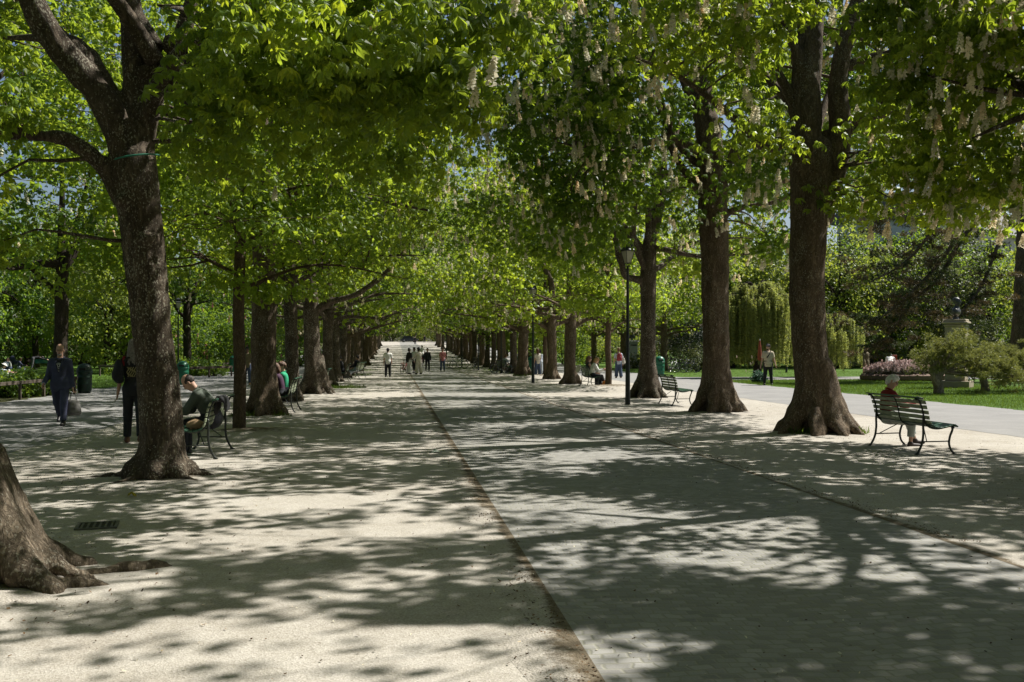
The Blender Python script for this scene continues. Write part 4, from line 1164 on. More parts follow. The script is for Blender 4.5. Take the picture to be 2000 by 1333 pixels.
# ------------------------------------------------------------------ pines
def tuft(seed, n=13):
    r = np.random.default_rng(seed); V, T = [], []
    for i in range(n):
        d = r.normal(0, 1, 3); d[2] = abs(d[2]) * .9 + .15; d /= np.linalg.norm(d); w = np.cross(d, r.normal(0, 1, 3)); w /= np.linalg.norm(w)
        k = len(V); V += [w * .055, -w * .055, d * r.uniform(.7, 1.1)]; T.append((k, k + 1, k + 2))
    return np.array(V), np.array(T)
TUFTS = [tuft(i) for i in range(4)]
def pads(t, centres, per, rad, size, mat, root, name='crown', flat=.35, tb=.5):
    L = leaves_for(t.rg, np.asarray(centres, float), per, rad, size, TUFTS, (0, 0, 3), tilt=.5, droop=.5, flat=flat, tintbase=tb)
    V, T, A = scatter(TUFTS, *L); return obj(name, mesh_from(name, V, T, None, mat, False, attrs={'tint': A}), root)
def big_pine():
    X, Y = at(2003, 52); t = Tree(320); root = thing('pine_tree', 'big dark pine at the right edge with limbs sweeping down to the left', 'tree', (X, Y, 0))
    t.stem([(0, 0, -.1), (-.05, 0, 2), (.1, 0, 5), (.15, .1, 9), (0, 0, 13)], [.80, .68, .62, .5, .2], n=5, k=.2)
    t.flare(6, .68, .45, 1.1)
    br, dk = [], []
    for pts, r0, w in [([(1975, 330), (1900, 400), (1850, 470), (1790, 540), (1720, 600), (1660, 640)], .17, 0), ([(1975, 400), (1890, 450), (1830, 545), (1780, 590), (1740, 650), (1690, 690)], .15, 1.2), ([(1960, 250), (1880, 330), (1800, 440), (1720, 520), (1640, 560)], .17, -1.0),
                       ([(1980, 300), (1900, 330), (1820, 380), (1730, 420), (1690, 440)], .14, .5), ([(1980, 420), (1930, 480), (1880, 560), (1820, 620), (1800, 650)], .12, -1.4), ([(1990, 200), (1930, 250), (1870, 290), (1800, 330)], .13, .8), ([(2010, 300), (2060, 380), (2120, 450)], .13, 0)]:
        p = []
        for i, (px, py) in enumerate(pts):
            x, z = px2(px, py, X, Y); p.append((x, w * i * .35 - .2 * i, z))
        P, rr = t.stem(p, list(np.linspace(r0, .03, len(p))), solid=False, n=6, tube_n=7)
        for k in range(len(P) // 4, len(P)):
            u = k / len(P)
            for _ in range(3 if u > .35 else 1):
                c = P[k] + t.rg.normal(0, .45 + .3 * u, 3) * [1, 1.2, .6]; (br if t.rg.random() < (.62 if c[2] > 3.4 else .38) else dk).append(c)
    t.twigs(np.array(br + dk)[::2], r0=.012)
    for k in range(14):
        a = t.rg.uniform(0, 6.28); z = t.rg.uniform(7, 13); q = t.rg.uniform(1, 4.2) * (1 - (z - 7) / 9); dk.append(np.array([abs(math.cos(a)) * q + .5, math.sin(a) * q, z]))
    t.trunk_obj('trunk', BARK_GREY, root, .07)
    pads(t, dk, 26, .5, .20, NEEDLE, root); pads(t, br, 26, .5, .20, NEEDLE_BR, root, 'brown_foliage')
big_pine()
def pine_shrub(name, label, X, Y, seed, sc=1.0):
    t = Tree(seed); root = thing(name, label, 'shrub', (X, Y, zgf(Y)), 0, None, sc); rg = t.rg
    t.stem([(0, 0, -.08), (-.03, 0, .3), (-.12, 0, .55), (.1, .05, .8), (.35, .1, .95)], [.19, .15, .14, .12, .10], k=.08, n=5)
    t.stem([(-.12, 0, .6), (-.3, 0, .8), (-.2, 0, 1.05), (.05, 0, 1.3)], [.10, .08, .07, .04], k=.06, n=5)
    C = []
    for e in ((.7, .1, 1.55), (1.3, -.2, 1.3), (1.9, .2, 1.1), (2.5, -.1, .85), (1.1, .4, 1.8), (-.55, .1, 1.25), (.2, -.3, 1.75), (2.9, .3, .7), (1.6, -.5, .75), (2.2, .6, 1.35), (3.3, 0, .6), (.3, .5, 1.2)):
        P, rr = t.stem([(.15, .05, .8), np.array(e) * [.5, .5, .7] + [0, 0, .2], e], [.06, .04, .012], solid=False, n=4, tube_n=5)
        for k in range(15): C.append(np.array(e) + rg.normal(0, .30, 3) * [1.3, 1.2, .8])
    t.twigs(np.array(C)[::2], r0=.008)
    t.trunk_obj('trunk', bark_mat('pale_bark', (.17, .13, .09), (.36, .30, .22), (.4, .38, .3), .3), root, .03, bark=.02)
    pads(t, C, 36, .28, .12, MATS['shrub_needle'], root, flat=.6)
    return root
leaf_mat('shrub_needle', (.22, .235, .075), (.26, .28, .06), .4, .5, warm=(1.4, 1.25, .9))
px_, py_ = at(1834, 37); pine_shrub('pine_shrub', 'gnarled spreading dwarf pine on the right lawn with a pale twisted stem', px_, py_, 330)
px_, py_ = at(1925, 39.5); pine_shrub('pine_shrub', 'dark spreading dwarf pine against the right picture edge', px_, py_, 331, .9)

# ------------------------------------------------------------------ pink flower bed
def flower_bed():
    t = Tree(340); rg = t.rg; X, Y = at(1775, 53); root = thing('flower_bed', 'long raised bed of pale pink flowers behind the right lawn', 'flower bed', (X, Y, 0))
    L, W, H = 5.0, 2.4, .42
    m = MB()
    for i in range(60):
        a0, a1 = i / 60 * 6.2832, (i + 1) / 60 * 6.2832
        m.tube([(L / 2 * math.cos(a0), W / 2 * math.sin(a0), .18), (L / 2 * math.cos(a1), W / 2 * math.sin(a1), .18)], .19, 6)
    m.build('edging', paint('bed_edging', (.16, .10, .07), .85), root)
    a = rg.uniform(0, 6.28, 1500); q = np.sqrt(rg.random(1500)); P = np.stack([np.cos(a) * q * L * .48, np.sin(a) * q * W * .47, H + .38 * (1 - q ** 2) + rg.normal(0, .06, 1500)], -1)
    Rr, F, U = frames(1500, np.array([0, 0, 1.0]), .3, rg)
    V, T, A = scatter(CANDLES_LITE, P, Rr, F, U, .26 * rg.uniform(.7, 1.2, 1500), rg.random(1500)); o = obj('blossom', mesh_from('blossom', V, T, None, PALEPINK, False, attrs={'tint': A}), root); o['kind'] = 'stuff'
    Rr, F, U = frames(3000, np.array([0, 0, 1.0]), .8, rg); P2 = np.repeat(P, 2, 0) - [0, 0, .12] + rg.normal(0, .1, (3000, 3))
    V, T, A = scatter(SIMPLES, P2, Rr, F, U, .14 * rg.uniform(.7, 1.2, 3000), rg.random(3000)); obj('foliage', mesh_from('foliage', V, T, None, LEAF_OL, False, attrs={'tint': A}), root)
flower_bed()

# bushes closing the very end of the alley
for k in range(26):
    y = 252 + (k % 2) * 7; x = -44 + 3.6 * k
    if abs(x - (at(800, 238)[0])) < 2: y = 256
    place_copy((s0, s1, s2)[k % 3], (x, y, zgf(y)), k * 1.9, 'bush in the dark band across the end of the alley', SG, 1.9)

# unseen trees added behind and left of the viewpoint to block sky light
for k, (x, y) in enumerate([(8.9, -1.2), (8.7, -7.8), (8.8, -14.4), (8.8, -21), (-3.3, .6), (-3.2, -5.8), (-3.2, -12.3), (-3.2, -19), (-15, 16), (-15, 4), (-15, -8), (3, -28), (-9, -24)]):
    place_copy(proto[k % 4], (x, y, 0), k * 2.1, 'unseen chestnut added around the viewpoint to block sky light', ROWG, 1.0)

for px, d, k in ((1640, 88, 1), (1700, 92, 3), (1775, 97, 1), (1860, 90, 3), (1935, 94, 0), (1590, 94, 1), (1480, 92, 3), (1430, 88, 1)):
    x, y = at(px, d); put(x, y, k, 1.0)

place_copy(R0, (16.4, 12.0, 0), 2.2, 'unseen chestnut added beyond the right path to shade the gravel below the bench', SECG, (1.05, 1.05, .78))  # unseen tree added to deepen the shade on the right gravel

for x, y, q in ((-20.5, 25.5, 1.15), (-23, 36, 1.2), (-27, 46, 1.2)):
    place_copy(S1, (x, y, 0), x, 'dark leaved chestnut standing out past the left picture edge', SECG, q)

for px, d, k in ((1740, 108, 2), (1800, 112, 0), (1850, 108, 2), (1905, 114, 0), (1690, 112, 0)):
    x, y = at(px, d); put(x, y, k, 1.15)
place_copy(RM, (16.6, 4.8, 0), 1.2, 'unseen chestnut added past the right path to dapple the near paving', SECG, (1, 1, .85))  # another out-of-view tree, added for dappled shade on the paving
# ------------------------------------------------------------------ park furniture
IRON = paint('dark_iron', (.022, .027, .022), .5, .3, 30, 0, .3)
SLATB = paint('pale_slat', (.225, .255, .165), .65, .25, 9, 0, .4, 60)  # backrest slats, a paler grey green than the seat slats
SLATG = paint('green_slat', (.028, .085, .05), .5, .3, 9, 0, .4, 60)
POST = paint('black_post', (.012, .016, .014), .45, .3, 20, 0, .2)
BINM = paint('bin_green', (.009, .11, .058), .42, .25, 9, 0, .15)
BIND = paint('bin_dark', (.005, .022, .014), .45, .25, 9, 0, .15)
RAIL = paint('old_wood', (.075, .058, .042), .85, .35, 8, 0, .6, 50)
TEAL = paint('teal_slat', (.02, .20, .15), .5, .2, 9)
BGROUP = 'slatted park benches along the alley'
PROF = [(-.205, .875), (-.145, .868), (-.105, .80), (-.078, .72), (-.06, .64), (-.045, .56), (-.015, .485), (.04, .435), (.11, .412), (.19, .408), (.27, .42), (.35, .44), (.41, .445), (.455, .415)]
def bench(label, X, Y, rz, L=1.78, slat=None):
    root = thing('park_bench', label, 'bench', (X, Y, zgf(Y)), rz, BGROUP)
    P = catmull([(0, a, b) for a, b in PROF], 8)[:, 1:]
    s = np.concatenate([[0], np.cumsum(np.linalg.norm(np.diff(P, axis=0), axis=1))])
    def at_s(u):
        y, z = np.interp(u, s, P[:, 0]), np.interp(u, s, P[:, 1]); y2, z2 = np.interp(u + .01, s, P[:, 0]), np.interp(u + .01, s, P[:, 1])
        return y, z, math.atan2(z2 - z, y2 - y)
    n = 12; w = s[-1] / n; back, seat, top = MB(), MB(), MB(); rj = random.Random(int(abs(X * 31 + Y * 17)))
    for i in range(n):
        y, z, a = at_s((i + .5) * w); ny, nz = -math.sin(a), math.cos(a); c, q = math.cos(a), math.sin(a)
        rot = np.array([[1, 0, 0], [0, c, -q], [0, q, c]])
        d = .018 if i < 6 else .018
        (top if i == 0 else back if i < 6 else seat).box((rj.uniform(-.012, .012), y + ny * d, z + nz * d), (L, w * .74, .022), rot, .004)
    back.build('backrest', slat or SLATB, root); top.build('top_rail', SLATG, root); seat.build('seat', SLATG, root)
    hx = L / 2 - .12
    for sx in (-hx, hx):
        fr = MB(); pts = np.column_stack([np.full(len(P), sx), P[:, 0], P[:, 1] - .004]); fr.tube(pts, .015, 6); fr.build('side_frame', IRON, root, True)
        lg = MB(); lg.tube(catmull([(sx, -.055, .60), (sx, -.062, .46), (sx, -.060, .32), (sx, -.085, .16), (sx, -.155, .02), (sx, -.185, .008)], 5), [.018] * 26, 6); lg.box((sx, -.17, .006), (.05, .07, .012), None, .003); lg.build('leg', IRON, root, True)
        lg = MB(); lg.tube(catmull([(sx, .42, .425), (sx, .425, .38), (sx, .385, .28), (sx, .37, .17), (sx, .40, .07), (sx, .455, .012)], 5), [.017] * 26, 6); lg.box((sx, .455, .006), (.05, .07, .012), None, .003); lg.build('leg', IRON, root, True)
        b = MB(); b.tube([(sx, -.075, .20), (sx, .375, .205)], .010, 6); b.tube([(sx * .99, .0, .21), (sx * .55, .14, .39)], .008, 6); b.build('brace', IRON, root, True)
    st = MB(); q = np.column_stack([np.zeros(len(P)), P[:, 0], P[:, 1] - .004]); st.tube(q, .010, 6); st.build('centre_strap', IRON, root, True)
    return root
B_R = bench('green slatted bench with a white haired person sitting on it, nearest on the right', 8.30, 15.55, R(-90))
B_L = bench('slatted bench under the bowed man in the grey green shirt, on the left', -2.86, 16.2, R(90))
B_E = bench('empty slatted bench between the elbow limbed trunk and the broad grey trunk', 8.2, 29.1, R(-90), 1.7)
B_W = bench('bench holding the two women, with a pale sun hat hung on its end', 8.45, 43.6, R(-90))
B_G = bench('bench half hidden behind the pale grey trunk, its sitter wears bright green', -2.75, 27.1, R(90))
B_H = bench('bench of the grey haired person in black, behind the stout left trunk', -2.72, 39.7, R(90))
B_F = bench('farther left bench holding a sitter all in black', -2.55, 53.2, R(90))
tx, ty = at(87, 84); B_T = bench('teal green bench out on the left lawn by a pale trunk', tx, ty, R(170), 2.0, TEAL)

LG = 'lantern street lamps of the park'
def lamp(label, X, Y, rz=.5, H=4.95):
    root = thing('street_lamp', label, 'lamp', (X, Y, zgf(Y)), rz, LG); z = H - .80
    m = MB(); m.lathe([(.085, 0), (.085, .02), (.078, .05), (.070, .9), (.062, 1.25), (.052, 1.32), (.048, 2.4), (.040, z - .12), (.050, z - .11), (.050, z - .07), (.032, z - .05), (.026, z + .02)], n=14); m.build('post', POST, root, True)
    m = MB(); a = math.sqrt(.5)
    for k in range(4):
        c, s_ = math.cos(k * math.pi / 2 + math.pi / 4), math.sin(k * math.pi / 2 + math.pi / 4)
        m.tube([(.10 * c, .10 * s_, z + .10), (.205 * c, .205 * s_, z + .47)], .010, 5)
        m.tube([(.0, .0, z - .04), (.07 * c, .07 * s_, z + .03), (.10 * c, .10 * s_, z + .10)], .009, 5)
        c2, s2 = math.cos((k + 1) * math.pi / 2 + math.pi / 4), math.sin((k + 1) * math.pi / 2 + math.pi / 4)
        for q, zz in ((.10, .10), (.205, .47)): m.tube([(q * c, q * s_, z + zz), (q * c2, q * s2, z + zz)], .011, 5)
    m.build('lantern_frame', POST, root)
    for k in range(4):
        m = MB(); c, s_ = math.cos(k * math.pi / 2 + math.pi / 4), math.sin(k * math.pi / 2 + math.pi / 4); c2, s2 = math.cos((k + 1) * math.pi / 2 + math.pi / 4), math.sin((k + 1) * math.pi / 2 + math.pi / 4)
        V = [(.096 * c, .096 * s_, z + .105), (.096 * c2, .096 * s2, z + .105), (.20 * c2, .20 * s2, z + .465), (.20 * c, .20 * s_, z + .465)]
        V += [(x * .965, y * .965, zz) for x, y, zz in V]
        m.add(V, None, [(0, 1, 2, 3), (7, 6, 5, 4), (0, 4, 5, 1), (1, 5, 6, 2), (2, 6, 7, 3), (3, 7, 4, 0)]); m.build('glass_pane', MILKY, root)
    m = MB(); m.lathe([(.24, z + .475), (.24, z + .495), (.20, z + .53), (.165, z + .545), (.16, z + .66), (.185, z + .665), (.18, z + .685), (.10, z + .73), (.06, z + .75)], n=4, phase=math.pi / 4); r_ = m.build('lantern_roof', POST, root)
    m = MB(); m.lathe([(.03, z + .745), (.035, z + .765), (.012, z + .78), (.02, z + .80), (.004, z + .84)], n=8); m.build('finial', POST, r_, True)
    return root
lamp('tall black lantern lamp in front of the elbow limbed trunk, nearest of the lamps', *at(1226, 30.0), rz=.35)
lamp('black lantern lamp with pale foot beside the reddish pole tree', *at(1041, 49.3), rz=.3)
for px, d, lab in ((979, 69, 'black lamp post next to the parked bicycle on the right row'), (934, 80, 'distant lamp in front of a lit brown trunk in the right row'), (902, 98, 'thin far lamp post left of the white bicycles'), (872, 116, 'farthest lamp post at the right edge of the alley')):
    lamp(lab, *at(px, d))
lamp('lamp beyond the left path, seen just right of the lichen speckled trunk', *at(348, 62), rz=.4, H=4.9)
lamp('lamp among the shrubs left of the pale grey lawn trunk', *at(1536, 71), rz=.4, H=3.0)

BG_ = 'barrel shaped litter bins'
def bin_(label, px, d, m_=None, H=1.10, name='litter_bin', rz=0):
    x, y = at(px, d); root = thing(name, label, 'litter bin', (x, y, zgf(y)), rz, BG_, H / 1.10); m_ = m_ or BINM
    m = MB(); m.lathe([(.20, .0), (.23, .02), (.24, .08), (.25, .10), (.25, .13), (.255, .30), (.265, .32), (.265, .35), (.26, .37), (.265, .55), (.275, .57), (.275, .60), (.265, .62), (.265, .74), (.29, .76), (.29, .80), (.27, .81)], n=24); m.build('body', m_, root, True)
    m = MB(); m.lathe([(.275, .81), (.28, .83), (.27, .90), (.235, .99), (.17, 1.055), (.08, 1.092), (.02, 1.10)], n=24); l = m.build('lid', m_, root, True)
    m = MB(); m.box((0, -.262, .90), (.26, .05, .09), None, .02); m.build('opening', paint('bin_hole', (.006, .007, .006), .8), l)
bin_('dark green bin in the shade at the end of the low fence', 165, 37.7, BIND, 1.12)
bin_('green bin right of the lichen speckled trunk, by the far rail fence', 357, 46.5)
bin_('green bin just left of the young brown pole stem', 456, 73, None, 1.2)
bin_('far green bin out on the left lawn', 200, 107, None, 1.1)
bin_('bright green bin behind the elbow limbed trunk on the right', 1288, 60, None, 1.25)
bin_('far green bin between dark trunks of the right row', 1009, 84)
bin_('green bin behind the second lamp post', 1037, 78)

FG = 'low wooden rail fences'
def fence(label, p0, p1, n, H=.55, th=.10):
    root = thing('wooden_fence', label, 'fence', (p0[0], p0[1], zgf(p0[1])), 0, FG)
    d = np.array([p1[0] - p0[0], p1[1] - p0[1]]); L = np.linalg.norm(d); u = d / L; rot = np.array([[u[0], -u[1], 0], [u[1], u[0], 0], [0, 0, 1]])
    for i in range(n):
        t = i / (n - 1) * L; m = MB(); m.box((u[0] * t, u[1] * t, H * .46), (.085, .085, H * .94), rot, .008); m.build('post', RAIL, root)
    m = MB(); m.box((u[0] * L / 2, u[1] * L / 2, H - .02), (L + .2, th * .45, th * .95), rot, .008); m.build('rail', RAIL, root)
fence('low front rail fence running beside the left path towards the dark bin', (-12.45, 26.0), (-12.25, 36.6), 6, .58, .12)
fence('low rail fence crossing behind the planted bed on the left lawn', (-20.0, 38.6), (-11.7, 38.2), 6, .62, .14)
fence('far rail fence on the left lawn behind the dark bin', at(195, 62), at(352, 60), 4, .62, .16)
fence('rail fence with two posts between the green bin and the pole stem', at(362, 57), at(452, 61), 3, .6, .16)
fence('back rail fence under the red flowering shrub', at(360, 70), at(470, 76), 4, .62, .16)

# drain, scrap of paper, yellow leaf
DRAIN = paint('worn_iron', (.11, .105, .09), .7, .3, 20, 0, .3)
def drain():
    x, y = G(190, 1027); root = thing('drain_grate', 'dark slotted iron drain cover lying in the gravel near the leaning trunk', 'drain', (x, y, 0), .2)
    m = MB()
    for sx in (-.17, .17): m.box((sx, 0, .004), (.03, .37, .012))
    for sy in (-.17, .17): m.box((0, sy, .004), (.31, .03, .012))
    m.build('frame', DRAIN, root); m = MB()
    for i in range(6): m.box((-.13 + i * .052, 0, .003), (.018, .31, .01))
    m.build('grid', DRAIN, root); m = MB(); m.box((0, 0, -.002), (.31, .31, .004)); m.build('pit', paint('pit', (.03, .028, .024), .9), root)
drain()
x, y = G(852, 884); m = MB(); m.add([(-.13, -.08, .004), (0, -.1, .03), (.12, -.06, .008), (.1, .07, .02), (-.02, .1, .085), (-.12, .06, .02), (0, 0, .07)], [(0, 1, 6), (1, 2, 6), (2, 3, 6), (3, 4, 6), (4, 5, 6), (5, 0, 6)])
o = m.build('paper_scrap', paint('paper', (.36, .40, .33), .8)); o.location = (x, y, 0); o.scale = (.6, .6, .6); tag(o, 'crumpled pale scrap of paper on the gravel by the paving edge', 'paper')
x, y = G(257, 971); v, t_ = PALMS[1]; o = obj('fallen_leaf', mesh_from('fallen_leaf', v * .11 + [0, 0, .05], t_, None, leaf_mat('yellow_leaf', (.5, .42, .02), (.3, .25, .01), .2, .1), False, attrs={'tint': np.full(len(v), .5)})); o.location = (x, y, .012); tag(o, 'single bright yellow leaf on the ground before the lichen speckled trunk', 'leaf')
t3 = MB(); t3.tube(catmull([(-.29, -.02, 0), (-.2, -.22, .02), (0, -.30, .05), (.2, -.22, .09), (.29, -.02, .12)], 5), .012, 5); o = t3.build('tie_strap', paint('green_strap', (.02, .16, .10), .6), None, True); lx, lz = px2(268, 322, -3.0, 13.24); o.location = (-3.0 + lx, 13.24, lz); tag(o, 'thin green strap tied round the forked lichen speckled trunk', 'strap')

# bicycles
WHITEP, REDP, BLACKP, CHROME, TYRE = paint('white_frame', (.62, .62, .58), .4), paint('red_frame', (.35, .03, .02), .4), paint('black_frame', (.02, .022, .028), .4), paint('chrome', (.45, .45, .45), .25, .05, 14, .9), paint('tyre', (.02, .02, .02), .8)
BIKEG = 'bicycles standing along the alley'
def bicycle(label, px, d, rz, fm, lean=0.0):
    x, y = at(px, d); root = thing('bicycle', label, 'bicycle', (x, y, zgf(y)), rz, BIKEG); root.rotation_euler[0] = lean
    for cx in (-.52, .52):
        m = MB(); a = np.linspace(0, 2 * math.pi, 29); m.tube(np.column_stack([cx + .325 * np.cos(a), a * 0, .345 + .325 * np.sin(a)]), .019, 6, cap=False); w_ = m.build('wheel', TYRE, root, True)
        m = MB(); m.tube(np.column_stack([cx + .30 * np.cos(a), a * 0, .345 + .30 * np.sin(a)]), .010, 5, cap=False)
        for k in range(12):
            b = k * math.pi / 6; m.tube([(cx, .012 * (-1) ** k, .345), (cx + .30 * math.cos(b), 0, .345 + .30 * math.sin(b))], .0035, 3)
        m.build('rim', CHROME, w_, True)
    m = MB()
    for p in ([(-.52, 0, .345), (-.08, 0, .30)], [(-.52, 0, .345), (-.16, 0, .78)], [(-.08, 0, .30), (-.18, 0, .86)], [(-.08, 0, .30), (.36, 0, .74)], [(-.15, 0, .70), (.35, 0, .80)], [(.33, 0, .92), (.38, 0, .72), (.46, 0, .5), (.52, 0, .345)]): m.tube(p, .018, 7)
    m.build('frame', fm, root, True)
    m = MB(); m.tube([(.22, -.27, 1.0), (.33, -.2, 1.02), (.35, 0, .98), (.33, .2, 1.02), (.22, .27, 1.0)], .013, 6); m.tube([(.34, 0, .9), (.35, 0, .99)], .013, 6); m.build('handlebar', CHROME, root, True)
    m = Solid().ell((-.20, 0, .905), (.14, .075, .03)).ell((-.08, 0, .90), (.09, .035, .025)); solid_obj('saddle', m, .012, BLACKP, root)
    m = MB(); m.tube([(-.08, -.09, .30), (-.08, .09, .30)], .03, 8); m.box((.06, -.12, .24), (.09, .09, .02)); m.box((-.22, .12, .37), (.09, .09, .02)); m.tube([(-.08, -.08, .3), (.06, -.09, .24)], .01, 5); m.tube([(-.08, .08, .3), (-.22, .09, .37)], .01, 5); m.build('crank', CHROME, root)
    m = MB(); m.box((-.56, 0, .745), (.34, .13, .015)); m.tube([(-.52, .06, .35), (-.62, .05, .74)], .007, 4); m.tube([(-.52, -.06, .35), (-.62, -.05, .74)], .007, 4); m.build('rack', fm, root)
    return root
bicycle('red bicycle standing by the group in white on the paving', 790.5, 66.5, R(70), REDP)
bicycle('white bicycle leaning at the foot of the far right row', 896, 84, R(15), WHITEP, R(5)); bicycle('second white bicycle, tilted against the first in the far right row', 889, 86, R(35), WHITEP, R(-6))
bicycle('black bicycle propped beside the lamp post of the right row', 928.5, 79, R(70), BLACKP); bicycle('dark bicycle parked at the dark trunk before the sitter in pale blue', 979, 68.5, R(20), BLACKP)
bicycle('dark bicycle among others in front of the low bush', 1332, 71, R(10), BLACKP); bicycle('bicycle in the rack nearer the broad grey trunk', 1347, 70, R(20), BLACKP, R(4)); bicycle('pale bicycle at the far side of the bush rack', 1316, 72, R(40), WHITEP)

# distant car at the top of the alley
def car(label, px, d, rz, col):
    x, y = at(px, d); root = thing('car', label, 'car', (x, y, zgf(y)), rz)
    body = [(-2.1, .30), (-2.12, .62), (-2.0, .80), (-1.2, .88), (1.0, .90), (1.95, .80), (2.1, .58), (2.08, .30)]
    m = MB(); m.prism(body, -.86, .86); b = m.build('body', paint('car_paint', col, .3), root)
    m = MB(); g = [(-1.75, .86), (-1.35, 1.38), (.2, 1.44), (1.05, .88)]; m.prism([(p[0], p[1]) for p in g], -.72, .72); m.build('window', paint('car_glass', (.03, .035, .04), .1), root)
    m = MB(); m.prism([(-1.4, 1.375), (-1.2, 1.45), (.1, 1.48), (.3, 1.43)], -.70, .70); m.build('roof', paint('car_paint', col, .3), root)
    for wx in (-1.3, 1.3):
        for wy in (-.8, .8):
            m = MB(); m.tube([(wx, wy - .1, .33), (wx, wy + .1, .33)], .33, 16); w_ = m.build('wheel', TYRE, root, True)
            m = MB(); m.tube([(wx, wy - .11, .33), (wx, wy + .11, .33)], .19, 12); m.build('rim', CHROME, w_, True)
    for sx in (-.6, .6):
        m = MB(); m.box((2.07, sx, .66), (.08, .34, .14), None, .02); m.build('headlight', paint('lamp_glass', (.7, .7, .68), .15), root)
car('dark car parked across the top of the alley', 799, 238, R(8), (.03, .035, .045))

# building far behind the pine
def building():
    x, y = at(1830, 128); root = thing('building', 'pale grey building glimpsed behind the pine on the right', 'building', (x, y, zgf(y)), R(38))
    m = MB(); m.box((0, 0, 8), (34, 10, 16)); m.build('wall', paint('render_wall', (.66, .65, .62), .8, .06, 1.0), root)
    m = MB(); m.prism([(-5.8, 16.0), (-3.5, 19.0), (3.5, 19.0), (5.8, 16.0)], -17.6, 17.6, axes=(1, 2, 0)); m.build('roof', paint('slate_roof', (.14, .13, .13), .7, .2, 2.0), root)
    for i in range(9):
        for j in range(4):
            m = MB(); cx, cz = -14.4 + i * 3.6, 2.4 + j * 3.8
            for q in ((-.62, 0, .14, 2.3), (.62, 0, .14, 2.3)): m.box((cx + q[0], -5.03, cz), (q[2], .14, q[3]))
            m.box((cx, -5.03, cz + 1.15), (1.4, .14, .14)); m.box((cx, -5.06, cz - 1.2), (1.6, .24, .12)); f = m.build('window', paint('stone_trim', (.5, .49, .46), .8), root)
            m = MB(); m.box((cx, -5.012, cz), (1.1, .03, 2.2)); m.build('pane', paint('dark_pane', (.05, .06, .07), .15), f)
building()

# busts on pedestals
BRONZE = paint('bronze', (.05, .052, .048), .38, .4, 6, .3, .3)
def bust(label, px, d, top, Hb, w_, stone, rz):
    x, y = at(px, d); root = thing('bust_monument', label, 'statue', (x, y, zgf(y)), rz)
    m = MB(); m.box((0, 0, .15), (w_ * 1.5, w_ * 1.5, .30), None, .02); m.box((0, 0, top * .5 + .06), (w_, w_, top - .5), None, .01); m.box((0, 0, top - .27), (w_ * 1.1, w_ * 1.1, .10), None, .02); m.box((0, 0, top - .15), (w_ * 1.28, w_ * 1.28, .10), None, .03); m.box((0, 0, top - .05), (w_ * 1.1, w_ * 1.1, .098), None, .02); m.build('pedestal', stone, root)
    for sx, ww in ((-.22, .26), (.16, .5)):
        m = MB(); m.box((sx * w_, -w_ * .5 - .012, top - .45), (ww * w_ * 1.05, .02, .12)); m.build('plaque', paint('plaque', (.03, .03, .028), .5), root)
    s = Solid(); k = Hb / .75; q = lambda *a: np.array(a) * k + [0, 0, top]
    s.cap(q(0, .02, .0), q(0, .02, .10), .10 * k, .06 * k, .04); s.ell(q(0, .01, .24), np.array([.23, .14, .15]) * k, k=.06); s.ell(q(-.17, .02, .25), np.array([.09, .09, .12]) * k, k=.06); s.ell(q(.17, .02, .25), np.array([.09, .09, .12]) * k, k=.06)
    s.cap(q(0, 0, .30), q(0, -.02, .48), .085 * k, .072 * k, .07); s.ell(q(0, -.02, .58), np.array([.088, .108, .130]) * k, k=.03); s.ell(q(0, -.06, .50), np.array([.06, .07, .07]) * k, k=.04); s.ell(q(0, -.13, .565), np.array([.018, .03, .03]) * k, k=.02)
    s.ell(q(0, .03, .62), np.array([.095, .10, .10]) * k, k=.03); s.ell(q(-.04, -.095, .60), np.array([.02, .02, .014]) * k, sub=True); s.ell(q(.04, -.095, .60), np.array([.02, .02, .014]) * k, sub=True); s.ell(q(-.09, 0, .57), np.array([.015, .03, .035]) * k, k=.01); s.ell(q(.09, 0, .57), np.array([.015, .03, .035]) * k, k=.01)
    solid_obj('bust', s, .02, BRONZE, root)
bust('dark bronze bust on a tall buff stone pedestal, above the dwarf pine', 1868, 43, 2.95, 1.0, .80, paint('buff_stone', (.33, .275, .19), .8, .15, 3), R(50))
bust('distant dark bust on a pale pedestal, between the lamp post and the elbow limbed trunk', 1234, 88, 2.45, .95, .75, paint('pale_stone', (.46, .46, .44), .8, .12, 3), R(10))
# furled red parasol by the cedar, and stall signs far off
px_, py_ = at(1484, 52); root = thing('parasol', 'furled orange red parasol on a pole beside the man in the cap', 'parasol', (px_, py_, 0))
m = MB(); m.tube([(0, 0, 0), (0, 0, 2.2)], .022, 8); m.build('pole', POST, root, True); m = MB(); m.lathe([(.03, 1.05), (.12, 1.12), (.12, 1.3), (.08, 1.8), (.03, 2.1), (.01, 2.15)], n=9); m.build('cloth', paint('orange_cloth', (.26, .055, .025), .8, .2), root)
m = MB(); m.lathe([(.22, 0), (.22, .05), (.06, .07), (.04, .16)], n=16); m.build('foot', POST, root, True)
for px, d, lab, col, w_, h_, z_ in ((1743.5, 76, 'red board standing behind the pink flower bed', (.45, .04, .02), .48, .40, .75), (1757, 75, 'green board beside the red one behind the flower bed', (.02, .22, .08), .62, .36, .3)):
    x, y = at(px, d); root = thing('notice_board', lab, 'sign', (x, y, 0)); m = MB(); m.box((0, 0, z_ + h_ / 2), (w_ * 1.4, .04, h_ * 1.4), None, .01); m.build('board', paint('board_' + lab[:3], col, .6), root)
    m = MB(); m.tube([(-w_ * .4, .03, 0), (-w_ * .4, .03, z_)], .02, 6); m.build('leg', POST, root); m = MB(); m.tube([(w_ * .4, .03, 0), (w_ * .4, .03, z_)], .02, 6); m.build('leg', POST, root)
